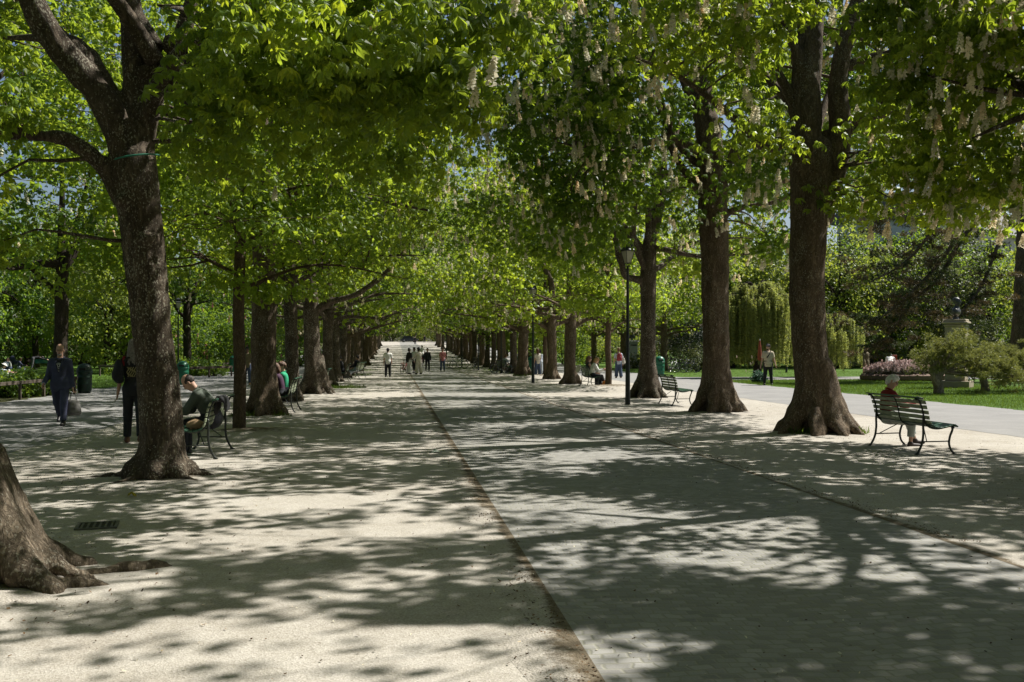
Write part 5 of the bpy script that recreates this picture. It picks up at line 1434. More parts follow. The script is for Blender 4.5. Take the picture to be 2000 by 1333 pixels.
# blue green leaved clump by the cedar
x, y = at(1481, 49.5); b = shrub('plant', 'clump of blue green leaves at the lawn edge by the man in the cap', x, y, 240, (.36, .3, .32), leaf_mat('blue_leaf', (.06, .13, .09), (.08, .18, .10), .35, .4), n=22, per=30, size=.12, crad=.25, cat='plant', blossom=PALEPINK, nb=14, bsize=.1)
# ------------------------------------------------------------------ people
SKIN = paint('skin', (.46, .27, .19), .55, .08, 12, 0, .05); SKIN_DK = paint('dark_skin', (.12, .065, .042), .55, .08, 12, 0, .05)
def cloth(name, col, rough=.85): return paint('cloth_' + name, col, rough, .22, 7, 0, .35, 25)
NAVY, BLACK, WHITE, DENIM, GREY_GREEN, RED_, KHAKI, CREAM = cloth('navy', (.042, .047, .088)), cloth('black', (.012, .012, .014)), cloth('white', (.66, .65, .62)), cloth('denim', (.055, .075, .13)), cloth('grey_green', (.075, .09, .07)), cloth('red', (.22, .014, .018)), cloth('khaki', (.42, .36, .25)), cloth('cream', (.55, .50, .42))
TAN, GREEN, ORANGE, PALEBL, PINKC, DKNAVY, GREYC, OLIVE = cloth('tan', (.30, .20, .11)), cloth('green', (.02, .30, .15)), cloth('orange', (.40, .13, .02)), cloth('pale_blue', (.42, .46, .52)), cloth('pink', (.45, .17, .17)), cloth('dark_trousers', (.016, .017, .022)), cloth('pale_grey', (.36, .38, .34)), cloth('olive', (.16, .13, .07))
LEATHER, BROWNSH = paint('black_leather', (.015, .013, .012), .4), paint('brown_leather', (.12, .055, .028), .5)
H_WHITE, H_GREY, H_DARK, H_BROWN, H_BLOND, H_BLACK = [paint('hair_' + n, c, .6, .25, 30, 0, .6, 120) for n, c in (('white', (.62, .60, .56)), ('grey', (.30, .28, .25)), ('dark', (.03, .022, .016)), ('brown', (.11, .055, .028)), ('blond', (.30, .18, .08)), ('black', (.012, .011, .011)))]
EYE, LIPS = paint('eye_dark', (.02, .015, .012), .2), paint('lips', (.30, .11, .09), .5)

def rot_axes(up, side):
    up = np.asarray(up, float); up = up / np.linalg.norm(up); side = np.asarray(side, float); side = side - up * side.dot(up); side /= np.linalg.norm(side)
    return np.stack([side, np.cross(up, side), up], -1)
def limb(swing, out, side):          # direction of a limb hanging down, swung forward (+) and out to its side
    return np.array([math.sin(R(out)) * side, math.cos(R(out)) * math.sin(R(swing)), -math.cos(R(out)) * math.cos(R(swing))])

def joints(p):
    """skeleton in the figure's own space: it faces +Y, its right hand is at +X"""
    J = {}; lean, hz = p.get('lean', 0), p.get('hip', .90)
    up = np.array([0, math.sin(R(lean)), math.cos(R(lean))]); J['pel'] = np.array([0, 0, hz]); cur = p.get('curl', 0)
    up2 = np.array([0, math.sin(R(lean + cur)), math.cos(R(lean + cur))])
    J['waist'] = J['pel'] + up * .18; J['chest'] = J['waist'] + up2 * .17; J['neck'] = J['chest'] + up2 * .19
    hp = lean + cur + p.get('head', 0); tn = p.get('turn', 0); hu = np.array([0, math.sin(R(hp)), math.cos(R(hp))])
    J['head'] = J['neck'] + (up2 * .5 + hu * .5) * .165; J['up'], J['up2'], J['hu'] = up, up2, hu
    tw = p.get('twist', 0)
    for s, n in ((1, 'R'), (-1, 'L')):
        a = p.get('arm' + n, (8, 8, 15)); g = p.get('leg' + n, (2, 3, 4)); w = p.get('wide', 1.0)
        J['sh' + n] = J['chest'] + up2 * .105 + np.array([.175 * s * w, 0, 0])
        d1 = limb(a[0], a[1], s); J['el' + n] = J['sh' + n] + d1 * .29
        d2 = limb(a[0] + a[2], a[1] if len(a) < 4 else a[3], s); J['wr' + n] = J['el' + n] + d2 * .255; J['hd' + n] = d2
        J['hp' + n] = J['pel'] + np.array([.092 * s, 0, -.02])
        d1 = limb(g[0], g[1], s); J['kn' + n] = J['hp' + n] + d1 * .42
        d2 = limb(g[0] - g[2], g[1] if len(g) < 4 else g[3], s); J['an' + n] = J['kn' + n] + d2 * .41
        ft = g[4] if len(g) > 4 else 0; J['to' + n] = J['an' + n] + np.array([0, math.cos(R(ft)) * .15, math.sin(R(ft)) * .15 - .045])
    if not p.get('sit'):
        lo = min(J['anL'][2], J['anR'][2]); dz = .085 - lo
        for k in J:
            if k not in ('up', 'up2', 'hu', 'hdL', 'hdR'): J[k] = J[k] + [0, 0, dz]
    J['turn'] = tn
    return J

def torso(s, J, t, w=1.0, belly=1.0, k=.06, fem=0.0):
    A, B = rot_axes(J['up'], (1, 0, 0)), rot_axes(J['up2'], (1, 0, 0))
    s.ell(J['pel'] + J['up'] * .02, np.array([.158 * w, .118 * w * belly, .13]) + t, A, k); s.ell(J['waist'], np.array([.138 * w, .105 * w * belly, .15]) + t, A, k)
    s.ell(J['chest'], np.array([.158 * w, .115 * w, .18]) + t, B, k); s.cap(J['shL'] * .85 + J['shR'] * .15, J['shR'] * .85 + J['shL'] * .15, .066 * w + t, .066 * w + t, k)
    if fem: s.ell(J['chest'] + B[:, 1] * .08 * w, np.array([.12, .07, .07]) + t, B, k)

def person(label, X, Y, rz, pose, H=1.75, top=None, sleeve='long', bottom=None, legs='long', shoe=LEATHER, skin=SKIN, hair=(H_DARK, 'short'), h=.012, z=0.0, w=1.0, belly=1.0, jacket=False, hem=.12, fem=0.0, loose=0.0, face=True, extras=None, seat=None, group=None):
    J = joints(pose); sc = H / 1.75; hd = J['head']; tn = J['turn']
    A = rot_axes(J['hu'], (math.cos(R(tn)), -math.sin(R(tn)), 0)); f = A[:, 1]; B = rot_axes(J['up2'], (1, 0, 0)); q = lambda x, y, zz: hd + A @ np.array([x, y, zz])
    s = Solid()
    # head with brow, nose, chin, ears
    s.ell(q(0, -.012, .045), (.075, .095, .095), A, .02); s.ell(q(0, .028, -.03), (.058, .066, .082), A, .03); s.ell(q(0, .062, -.085), (.030, .026, .024), A, .03)
    s.ell(q(0, .098, -.012), (.013, .020, .026), A, .012); s.ell(q(0, .092, .028), (.05, .012, .012), A, .015)
    for e in (-1, 1):
        s.ell(q(.077 * e, -.008, -.005), (.011, .022, .033), A, .008); s.ell(q(.031 * e, .092, .012), (.017, .012, .010), A, .01, True)
    s.cap(J['neck'] - J['up2'] * .05, hd + A @ np.array([0, -.012, -.045]), .058 * w, .052, .03)
    torso(s, J, 0, w, belly, .05, fem)
    fr = max(.0088, h * .78)
    for n, e in (('R', 1), ('L', -1)):
        s.cap(J['neck'] - J['up2'] * .045, J['sh' + n], .042, .048, .04)
        s.cap(J['sh' + n], J['el' + n], .049 * w, .039, .03); s.cap(J['el' + n], J['wr' + n], .039, .026, .02)
        d = J['hd' + n]; side = np.array([e * 1.0, 0, 0]); side = side - d * side.dot(d); side /= np.linalg.norm(side); nrm = np.cross(d, side) * -e
        fwd = np.array([0, 1.0, 0]) - d * d[1]; fwd /= np.linalg.norm(fwd) + 1e-9; pal = np.cross(d, fwd)      # thumb side is forward
        wr = J['wr' + n]; M = np.stack([fwd, pal, d], -1); s.ell(wr + d * .052, (.040, .017, .055), M, .02)
        curl = pose.get('grip' + n, 35)
        inn = pal * (-e if pal[0] * e > 0 else e) if abs(pal[0]) > .2 else -pal
        for i in range(4):
            o = (i - 1.5) * -.0195; L = (.072, .082, .077, .060)[i]; b = wr + d * .098 + fwd * o
            c1, c2 = R(curl * (.5 + .06 * i)), R(curl * 1.35); p1 = b + (d * math.cos(c1) + inn * math.sin(c1)) * L * .5; p2 = p1 + (d * math.cos(c2) + inn * math.sin(c2)) * L * .5
            s.cap(b - d * .03, b, fr * 1.05, fr, .008); s.cap(b, p1, fr, fr * .95, .004); s.cap(p1, p2, fr * .95, fr * .8, .004)
        tb = wr + d * .035 + fwd * .032; t1 = tb + (d * .7 + fwd * .6 + inn * .25) * .035; s.cap(tb, t1, fr * 1.25, fr * 1.1, .01); s.cap(t1, t1 + (d * .95 + inn * .3) * .03, fr * 1.1, fr * .9, .004)
        s.cap(J['hp' + n], J['kn' + n], .082 * w, .052, .04); s.cap(J['kn' + n], J['an' + n], .051, .034, .02)
        s.cap(J['an' + n] - [0, 0, .035], J['to' + n], .036, .030, .03)
    root = solid_obj('person', s, h, skin); tag(root, label, 'person', group)
    def piece(name, sol, m, hh=h): return solid_obj(name, sol, hh, m, root)
    if top is not None:
        s = Solid(); t = .016 + loose; torso(s, J, t, w, belly, .06, fem)
        for n in 'RL':
            if sleeve == 'long': s.cap(J['sh' + n], J['el' + n], .053 * w + t, .046 + t, .04); s.cap(J['el' + n], J['wr' + n], .045 + t, .033 + t, .02, (0, 1))
            elif sleeve == 'short': m_ = J['sh' + n] * .25 + J['el' + n] * .75; s.cap(J['sh' + n], m_, .055 * w + t, .054 + t, .04, (0, 1))
        if jacket:
            for n in 'RL': s.cap(J['hp' + n] * .6 + J['pel'] * .4 + J['up'] * .05, J['hp' + n] + (J['kn' + n] - J['hp' + n]) * .30, .105 * w + t * .5, .105 * w + t * .8, .08, (0, 1))
        elif not pose.get('sit'): s.cap(J['pel'] + J['up'] * .02, J['pel'] - [0, 0, hem], .13 * w + t * .3, .135 * w + t * .5, .08, (0, 1))
        for n in 'RL': s.cap(J['neck'] - J['up2'] * .055, J['sh' + n] * .85 + J['neck'] * .15, .042, .052, .04)
        s.ell(J['neck'] + J['up2'] * .035, (.074, .074, .065), B, 0, True)
        if pose.get('sit'): s.cut(J['pel'] - J['up'] * .09, -J['up'])
        tp = piece('jacket' if jacket else 'shirt', s, top)
        c = Solid(); a = np.linspace(0, 2 * math.pi, 13); cc = J['neck'] - J['up2'] * .004
        for i in range(12):
            P0, P1 = [cc + B @ np.array([.072 * w * math.cos(b), .066 * math.sin(b) - .004, .010 - .020 * math.sin(b)]) for b in (a[i], a[i + 1])]; c.cap(P0, P1, .016, .016, .01)
        solid_obj('collar', c, max(.008, h * .8), top, tp)
    if bottom is not None:
        s = Solid(); t = .014 + loose * .6; Aup = rot_axes(J['up'], (1, 0, 0)); s.ell(J['pel'] + J['up'] * .02, np.array([.160 * w, .122 * w * belly, .13]) + t, Aup, .05)
        s.ell(J['pel'] + J['up'] * .12, np.array([.143 * w, .108 * w * belly, .07]) + t, Aup, .05)
        for n in 'RL':
            kn = J['kn' + n]
            if legs == 'long': s.cap(J['hp' + n], kn, .088 * w + t, .062 + t, .05); e = J['an' + n] + (kn - J['an' + n]) * .05; s.cap(kn, e, .061 + t, .050 + t, .03, (0, 1))
            elif legs == 'wide': s.cap(J['hp' + n], kn, .092 * w + t, .085 + t, .05); s.cap(kn, J['an' + n], .084 + t, .095 + t, .03, (0, 1))
            elif legs == 'short': s.cap(J['hp' + n], J['hp' + n] * .5 + kn * .5, .09 * w + t, .082 + t, .05, (0, 1))
            elif legs == 'crop': s.cap(J['hp' + n], kn, .088 * w + t, .064 + t, .05); s.cap(kn, J['an' + n] * .72 + kn * .28, .063 + t, .056 + t, .03, (0, 1))
        s.cut(J['pel'] + J['up'] * .175, J['up'])
        piece('trousers' if legs != 'short' else 'shorts', s, bottom)
    if shoe is not None:
        for n in 'RL':
            s = Solid(); an, to = J['an' + n], J['to' + n]; fd = to - an; s.cap(an - [0, 0, .045] - fd * .12, to + fd * .12, .043, .036, .02); s.cap(an + [0, 0, .0], an - [0, 0, .04], .045, .048, .03)
            lowz = min(an[2] - .085, to[2] - .04)
            if not pose.get('sit') or abs(an[2]) < .14: s.cut((0, 0, lowz), (0, 0, -1))
            solid_obj('shoe', s, max(.009, h * .8), shoe, root)
    if hair:
        hm, st = hair; s = Solid()
        if st in ('short', 'bun', 'long', 'dread', 'fluffy', 'bob'):
            g = .012 + ((.010 if st == 'fluffy' else .006) if st in ('long', 'bob', 'dread') else 0); s.ell(q(0, -.022, .052), (.078 + g, .094 + g, .094 + g), A, .02)
            s.ell(q(0, -.06, -.01), (.070 + g, .055 + g, .07 + g), A, .03)
            if st == 'fluffy': s.ell(q(0, .03, .105), (.06, .05, .035), A, .03); s.ell(q(0, -.08, .03), (.07, .04, .06), A, .03)
            s.ell(q(0, .125, -.01), (.072, .10, .092), A, .02, True); s.ell(q(0, .06, -.04), (.12, .05, .05), A, .02, True); s.ell(q(0, .06, -.085), (.12, .10, .075), A, .0, True)
            if st == 'bun': s.ell(q(0, -.11, .09), (.045, .045, .045), A, .02)
            if st == 'long': s.cap(q(0, -.07, 0), q(0, -.10, -.22), .085, .055, .05)
            if st == 'bob': s.ell(q(.055, -.03, -.07), (.04, .06, .09), A, .03); s.ell(q(-.055, -.03, -.07), (.04, .06, .09), A, .03); s.ell(q(0, -.07, -.07), (.07, .045, .09), A, .03)
            if st == 'dread':
                for i in range(16):
                    a = R(-110 + 220 * i / 15) ; x_, y_ = math.sin(a) * .095, -math.cos(a) * .105; s.cap(q(x_ * .8, y_ * .8, .05), q(x_, y_, -.06), .022, .02, .008); s.cap(q(x_, y_, -.06), q(x_ * 1.2, y_ * 1.25, -.24 - .03 * (i % 3)), .02, .013, .008)
        elif st == 'fringe':        # close cropped
            s.ell(q(0, -.022, .035), (.080, .094, .092), A, .02); s.ell(q(0, .12, .03), (.13, .085, .14), A, .0, True); s.ell(q(0, .06, -.085), (.12, .10, .085), A, .0, True)
        solid_obj('hair', s, max(.007, h * .8), hm, root, noise=lambda P: (.007 if st == 'fluffy' else .004) * vnoise(P * [45, 45, 30], 4) + (.010 if st == 'fluffy' else .003) * vnoise(P * 18, 6))
    if face:
        for e in (-1, 1):
            m = Solid().ell(q(.031 * e, .086, .012), (.013, .008, .007), A); solid_obj('eye', m, .004, EYE, root)
        m = Solid().ell(q(0, .090, -.052), (.024, .010, .0065), A); solid_obj('mouth', m, .005, LIPS, root)
    place = lambda v: np.asarray(v)
    if extras: extras(root, J, A, q, B)
    root.location = (X, Y, z + zgf(Y)); root.rotation_euler = (0, 0, rz); root.scale = (sc, sc, sc)
    return root, J, A, q

def world(root, v):
    M = Matrix.Translation(root.location) @ root.rotation_euler.to_matrix().to_4x4() @ Matrix.Diagonal((*root.scale, 1)); return np.array(M @ Vector(v))

def cap_hat(m_, brim='peak'):
    def f(root, J, A, q, B):
        s = Solid().ell(q(0, -.015, .085), (.092, .108, .072), A, .02)
        if brim == 'peak': s.ell(q(0, .12, .075), (.075, .055, .012), A, .02)
        else:
            s.ell(q(0, -.005, .07), (.165, .18, .010), A, .02)
        solid_obj('hat', s, .009, m_, root)
    return f

def handbag(label, name, c, rz, m_, w=.30, hgt=.34, th=.12, handle=.2, cat='bag'):
    root = thing(name, label, cat, c, rz); s = Solid(); z = -hgt - handle
    s.ell((0, 0, z + hgt * .45), (w * .5, th * .62, hgt * .52), k=.05); s.cap((-w * .34, 0, z + .07), (w * .34, 0, z + .07), th * .5, th * .5, .06); s.cap((-w * .30, 0, z + hgt - .04), (w * .30, 0, z + hgt - .04), th * .30, th * .30, .05)
    s.cut((0, 0, z), (0, 0, -1)); s.cut((0, 0, z + hgt), (0, 0, 1)); solid_obj('body', s, .012, m_, root, noise=lambda P: .006 * vnoise(P * 16, 3))
    if handle > 0:
        m = MB()
        for e in (-.03, .03): m.tube(catmull([(-w * .22, e, z + hgt - .02), (-w * .16, e * .6, z + hgt + handle * .6), (0, 0, z + hgt + handle), (w * .16, e * .6, z + hgt + handle * .6), (w * .22, e, z + hgt - .02)], 5), .007, 5)
        m.build('handle', m_, root, True)
    return root

def backpack(label, c, rz, m_, sc=1.0, straps=True):
    root = thing('backpack', label, 'backpack', c, rz, None, sc); s = Solid()
    s.ell((0, -.06, -.02), (.155, .085, .22), k=.05); s.ell((0, -.12, -.10), (.12, .06, .11), k=.04); s.cap((-.10, -.05, -.19), (.10, -.05, -.19), .06, .06, .05); solid_obj('body', s, .014, m_, root)
    m = MB()
    for e in (-1, 1): m.tube(catmull([(.09 * e, 0, .16), (.115 * e, .10, .22), (.125 * e, .235, .12), (.14 * e, .22, -.04), (.14 * e, .02, -.18)], 5), .017, 5)
    m.tube([(-.05, -.05, .2), (0, -.05, .235), (.05, -.05, .2)], .008, 5); m.build('strap', m_, root, True)
    return root

FACE_CAM = math.pi      # facing back towards the photographer
# 1. the man in the navy suit, walking towards us with a bag
def suit_extra(root, J, A, q, B):
    s = Solid(); torso(s, J, .013, 1.08, 1.08, .05); s.cut(J['chest'] + B @ np.array([0, .055, 0]), B @ np.array([0, -1, 0])); s.cut(J['chest'] + B @ np.array([-.050, 0, .02]), B @ np.array([-1, 0, -.32])); s.cut(J['chest'] + B @ np.array([.050, 0, .02]), B @ np.array([1, 0, -.32])); s.cut(J['neck'] - J['up2'] * .02, J['up2']); s.cut(J['chest'] - J['up2'] * .13, -J['up2'])
    V, Q = s.mesh(.010); V = V + B @ np.array([0, .014, 0]); tee = obj('undershirt', mesh_from('undershirt', V, None, Q, BLACK, True), root)
    c = J['chest'] + B @ np.array([0, .158, .035]); m = MB(); a = np.linspace(0, 2 * math.pi, 19); ex, ez = B[:, 0], B[:, 2]
    m.tube([c + ex * .050 * math.cos(b) + ez * .055 * math.sin(b) for b in a], .006, 5, cap=False); m.tube([c + ex * .022 * math.cos(b) + ez * (.030 * math.sin(b) + .004) for b in a], .009, 5, cap=False)
    for u, v, r_ in ((0, -.065, .009), (-.03, -.075, .008), (.03, -.078, .008), (-.012, -.10, .008), (.014, -.102, .007), (0, -.125, .007), (-.024, -.112, .006), (.026, -.05, .006)): m.tube([c + ex * u + ez * v - B[:, 1] * .012, c + ex * (u + .004) + ez * (v + .014) - B[:, 1] * .010], r_ * 1.25, 6)
    m.build('shirt_print', paint('print_white', (.55, .55, .52), .8), tee)
    m = MB()
    for e in (-1, 1):
        a = np.linspace(0, 2 * math.pi, 15); m.tube([q(.033 * e + .024 * math.cos(b), .106, .012 + .017 * math.sin(b)) for b in a], .0026, 4, cap=False); m.tube([q(.057 * e, .104, .016), q(.078 * e, .0, .014)], .0026, 4)
    m.tube([q(-.010, .11, .014), q(.010, .11, .014)], .0026, 4); m.build('glasses', LEATHER, root)
    s = Solid().ell(q(0, .055, -.082), (.045, .042, .034), A, .02); s.ell(q(0, .07, -.05), (.026, .03, .012), A, 0, True); solid_obj('beard', s, .008, H_GREY, root)
    m = MB()          # lapels and front edge
    for e in (-1, 1):
        P = catmull([J['neck'] + B @ np.array([.060 * e, .055, -.01]), J['chest'] + B @ np.array([.062 * e, .158, .07]), J['chest'] + B @ np.array([.030 * e, .172, -.05]), J['waist'] + B @ np.array([.008 * e, .162, .02])], 5); m.tube(P, [.010, .012, .014, .015, .016, .017, .018, .018, .017, .016, .014, .012, .010, .008, .006, .004][:len(P)], 5)
    m.build('lapel', NAVY, root, True)
    for n in 'RL':
        s = Solid().cap(J['wr' + n] - J['hd' + n] * .03, J['wr' + n] + J['hd' + n] * .012, .044, .044, 0, (1, 1)); solid_obj('cuff', s, .008, paint('cuff_blue', (.22, .24, .33), .8), root)
x, y = at(118, 21.8)
pm, J, A, q = person('man in a navy suit and glasses walking this way with a grey handbag', x, y, FACE_CAM + .1, dict(lean=2, hip=.90, head=4, armR=(-6, 13, 52), armL=(-4, 8, 10), legL=(20, 1, 6), legR=(-18, 1, 30, 1, -30), gripL=75, gripR=65), 1.78, NAVY, 'long', NAVY, 'long', LEATHER, SKIN, (H_DARK, 'fringe'), .0095, w=1.08, belly=1.08, jacket=True, extras=suit_extra)
hw = world(pm, J['wrL'] + J['hdL'] * .10); handbag('grey leather handbag hanging from the hand of the man in the navy suit', 'handbag', tuple(hw), .35, paint('bag_grey', (.12, .115, .105), .45, .35, 10), .30, .36, .13, .17)

# 2. long haired walker half hidden behind the lichen speckled trunk
def tee_print(root, J, A, q, B):
    m = MB(); r = random.Random(3); c = J['chest'] - J['up2'] * .06
    for i in range(7):
        x0 = -.09 + .03 * i; P = [c + B @ np.array([x0 + .014 * math.sin(k * 1.7 + i), -.140 + .0 * k, -.085 + .028 * k]) for k in range(7)]; m.tube(catmull(P, 3), .0065, 4)
    m.build('shirt_print', paint('print_gold', (.32, .27, .12), .8), root)
x, y = at(262, 17.6)
p2, J, A, q = person('person with dreadlocks, black printed shirt and red strapped pack, half behind a trunk', x, y, .15, dict(lean=1, head=4, armL=(2, 10, 12), armR=(2, 8, 14), legL=(8, 2, 6), legR=(-8, 2, 14)), 1.80, BLACK, 'short', DKNAVY, 'long', BROWNSH, SKIN, (paint('hair_ash', (.16, .14, .12), .7, .4, 40, 0, .6, 90), 'dread'), .011, extras=tee_print)
backpack('black backpack with red shoulder straps worn low by the dreadlocked walker', tuple(world(p2, J['chest'] + np.array([-.19, -.04, -.02]))), .15 - 1.2, BLACK, .95)
m = MB(); q0 = lambda v: world(p2, v); P = catmull([q0(J['shL'] + [0, -.09, -.06]), q0(J['shL'] + [.02, -.02, .085]), q0(J['shL'] + [.03, .09, -.02]), q0(J['chest'] + [-.13, .14, -.06])], 6); m.tube(P, .03, 6); o = m.build('bag_strap', RED_, None, True); tag(o, 'red padded strap over the shoulder of the dreadlocked walker', 'strap')

# 3. man bowed forward on the left bench (faces away from the alley)
p3, J, A, q = person('man in a grey green shirt bowed forward on the left bench, looking at his lap', -2.88, 16.25, R(90), dict(sit=1, hip=.525, lean=15, curl=20, head=14, armL=(34, 6, 46, -8), armR=(34, 6, 46, -8), legL=(84, 6, 84), legR=(84, 6, 84), gripL=50, gripR=50), 1.76, GREY_GREEN, 'long', DKNAVY, 'long', LEATHER, SKIN, (H_DARK, 'fringe'), .0105, w=1.1, belly=1.15, loose=.006)
s = Solid(); s.cap((-2.66, 15.62, .895), (-2.66, 16.12, .90), .045, .04, .04).ell((-2.745, 15.88, .79), (.03, .25, .14), k=.05).ell((-2.60, 15.85, .80), (.025, .24, .12), k=.05); o = solid_obj('jacket', s, .015, BLACK, None, noise=lambda P: .02 * vnoise(P * 9, 2)); tag(o, 'black jacket thrown over the back of the left bench', 'jacket')
s = Solid(); s.ell((-3.02, 15.62, .50), (.14, .10, .07), k=.04).ell((-3.05, 15.67, .53), (.08, .06, .06), k=.04); o = solid_obj('tote_bag', s, .012, TAN, None, noise=lambda P: .012 * vnoise(P * 14, 5)); tag(o, 'small tan bag lying on the seat beside the bowed man', 'bag')

# 4. white haired reader on the right bench
def reader_extra(root, J, A, q, B):
    m = MB()
    for e in (-1, 1):
        a = np.linspace(0, 2 * math.pi, 13); m.tube([q(.033 * e + .024 * math.cos(b), .108, .010 + .016 * math.sin(b)) for b in a], .0026, 4, cap=False); m.tube([q(.057 * e, .106, .014), q(.08 * e, .0, .012)], .0026, 4)
    m.build('glasses', LEATHER, root)
p4, J, A, q = person('white haired person in a dark red jacket reading on the right bench, legs crossed', 8.44, 16.28, R(-90), dict(sit=1, hip=.53, lean=-11, curl=20, head=24, turn=38, armL=(40, 8, 60, -12), armR=(40, 8, 60, -12), legL=(86, -6, 66, -2), legR=(83, 4, 90, 4), gripL=55, gripR=55), 1.57, RED_, 'long', GREYC, 'crop', paint('slipper', (.045, .03, .026), .6), SKIN, (H_WHITE, 'fluffy'), .0105, extras=reader_extra)
c_ = world(p4, (J['wrL'] + J['wrR']) / 2 + [0, .10, .03]); m = MB(); m.box((-.075, 0, 0), (.15, .006, .21), np.array([[.9, .43, 0], [-.43, .9, 0], [0, 0, 1]])); m.box((.075, 0, 0), (.15, .006, .21), np.array([[.9, -.43, 0], [.43, .9, 0], [0, 0, 1]])); o = m.build('magazine', WHITE); o.location = c_; o.rotation_euler = (R(-35), 0, R(-90)); tag(o, 'open pale magazine held by the white haired reader', 'magazine')

# 5. man in the cap on the right
x, y = at(1500, 46.0)
def strap_x(root, J, A, q, B):
    cap_hat(BLACK, 'peak')(root, J, A, q, B); m = MB(); m.tube(catmull([J['neck'] + B @ np.array([-.10, .06, .0]), J['chest'] + B @ np.array([-.02, .150, .03]), J['chest'] + B @ np.array([.07, .155, -.09])], 5), .022, 6); m.build('strap', BLACK, root)
    s = Solid().ell(q(0, .055, -.075), (.050, .046, .044), A, .02); s.ell(q(0, .08, -.048), (.026, .03, .012), A, 0, True); solid_obj('beard', s, .009, H_DARK, root)
    m = MB(); m.tube([J['pel'] + J['up'] * .155 + np.array([.155 * math.cos(a), .125 * math.sin(a), 0]) for a in np.linspace(0, 6.2832, 25)], .02, 5, cap=False); m.build('belt', LEATHER, root)
p5, J, A, q = person('stout man in khaki short sleeved shirt, black trousers and cap by the weeping cedar', x, y, FACE_CAM - .25, dict(head=2, turn=25, armR=(4, 14, 8), armL=(10, 14, 8), legL=(3, 4, 2), legR=(-2, 4, 5), armRx=0), 1.86, KHAKI, 'short', BLACK, 'long', LEATHER, SKIN, (H_DARK, 'short'), .012, w=1.2, belly=1.22, extras=strap_x)
# his camera bag arm is bent: rebuilt as the arm pose above keeps one arm across the chest

# 6. woman with the red backpack
x, y = at(1208, 57.5)
p6, J, A, q = person('woman with tied auburn hair walking away in a lilac top and wide jeans', x, y, .05, dict(armL=(2, 12, 6), armR=(6, 12, 10), legL=(6, 2, 6), legR=(-5, 2, 8)), 1.72, PALEBL, 'short', DENIM, 'wide', BROWNSH, SKIN, (H_BROWN, 'bun'), .015)
backpack('small red backpack on the back of the woman in wide jeans', tuple(world(p6, J['chest'] + np.array([0, -.14, -.02]))), .05, cloth('backpack_red', (.24, .035, .04)), 1.0)
handbag('cream cloth bag at the right side of the woman in wide jeans', 'tote_bag', tuple(world(p6, J['chest'] + np.array([.26, .02, .02]))), .05, CREAM, .30, .36, .10, .12)

# 7. two women on the far right bench
p7, J, A, q = person('woman in white blouse bent over her hands, front one on the shared bench', 8.62, 43.2, R(-90), dict(sit=1, hip=.53, lean=8, curl=10, head=22, turn=0, armL=(30, 6, 75, -10), armR=(30, 6, 75, -10), legL=(82, 4, 82), legR=(86, 4, 62)), 1.70, WHITE, 'long', DKNAVY, 'long', BROWNSH, SKIN, (H_BLOND, 'bob'), .014, loose=.012)
p8, J, A, q = person('woman with brown hair in a dark sleeveless top, rear one on the shared bench', 8.60, 44.05, R(-90), dict(sit=1, hip=.53, lean=2, curl=4, head=6, armL=(25, 8, 40), armR=(25, 8, 40), legL=(80, 4, 80), legR=(82, 4, 78)), 1.72, cloth('plum', (.035, .028, .05)), 'none', DKNAVY, 'long', BROWNSH, SKIN, (H_BROWN, 'long'), .014)
s = Solid().ell((0, 0, 0), (.03, .19, .19), k=.01).ell((.03, 0, 0), (.07, .10, .10), k=.03); o = solid_obj('sun_hat', s, .012, CREAM); o.location = (8.22, 44.4, .78); o.rotation_euler = (0, R(15), R(25)); tag(o, 'cream sun hat hung on the end of the two women\'s bench', 'hat')
s = Solid().ell((9.15, 42.9, .14), (.16, .10, .14), k=.03); s.cut((0, 0, .01), (0, 0, -1)); o = solid_obj('shopping_bag', s, .014, ORANGE); tag(o, 'orange bag standing on the ground at the feet of the women', 'bag')

# 8. sitters on the left benches further on
p9, J, A, q = person('brown haired sitter in a bright green jacket behind the pale grey trunk', -2.98, 27.3, R(90), dict(sit=1, hip=.53, lean=-4, curl=8, head=16, turn=-30, armL=(30, 6, 60, -8), armR=(30, 6, 60, -8), legL=(82, 5, 80), legR=(84, 5, 82)), 1.70, GREEN, 'long', DKNAVY, 'long', BROWNSH, SKIN, (H_BROWN, 'fluffy'), .0125)
p10, J, A, q = person('second sitter in dark purple beside the one in bright green', -2.98, 26.55, R(90), dict(sit=1, hip=.53, lean=2, curl=10, head=14, armL=(30, 6, 60, -8), armR=(30, 6, 60, -8), legL=(82, 5, 80), legR=(84, 5, 82)), 1.66, cloth('purple', (.05, .02, .045)), 'long', DKNAVY, 'long', LEATHER, SKIN, (H_BROWN, 'bob'), .014)
p11, J, A, q = person('grey haired sitter in a black jacket behind the stout left trunk', -2.92, 39.4, R(90), dict(sit=1, hip=.53, lean=4, curl=8, head=10, armL=(30, 6, 60, -8), armR=(30, 6, 60, -8), legL=(82, 5, 80), legR=(84, 5, 82)), 1.74, BLACK, 'long', DKNAVY, 'long', LEATHER, SKIN, (H_GREY, 'short'), .014)
p12, J, A, q = person('sitter all in black on the farther left bench', -2.76, 53.3, R(90), dict(sit=1, hip=.53, lean=8, curl=8, head=10, armL=(30, 6, 60, -8), armR=(30, 6, 60, -8), legL=(82, 5, 80), legR=(84, 5, 82)), 1.74, BLACK, 'long', DKNAVY, 'long', LEATHER, SKIN, (H_BLACK, 'short'), .018, face=False)
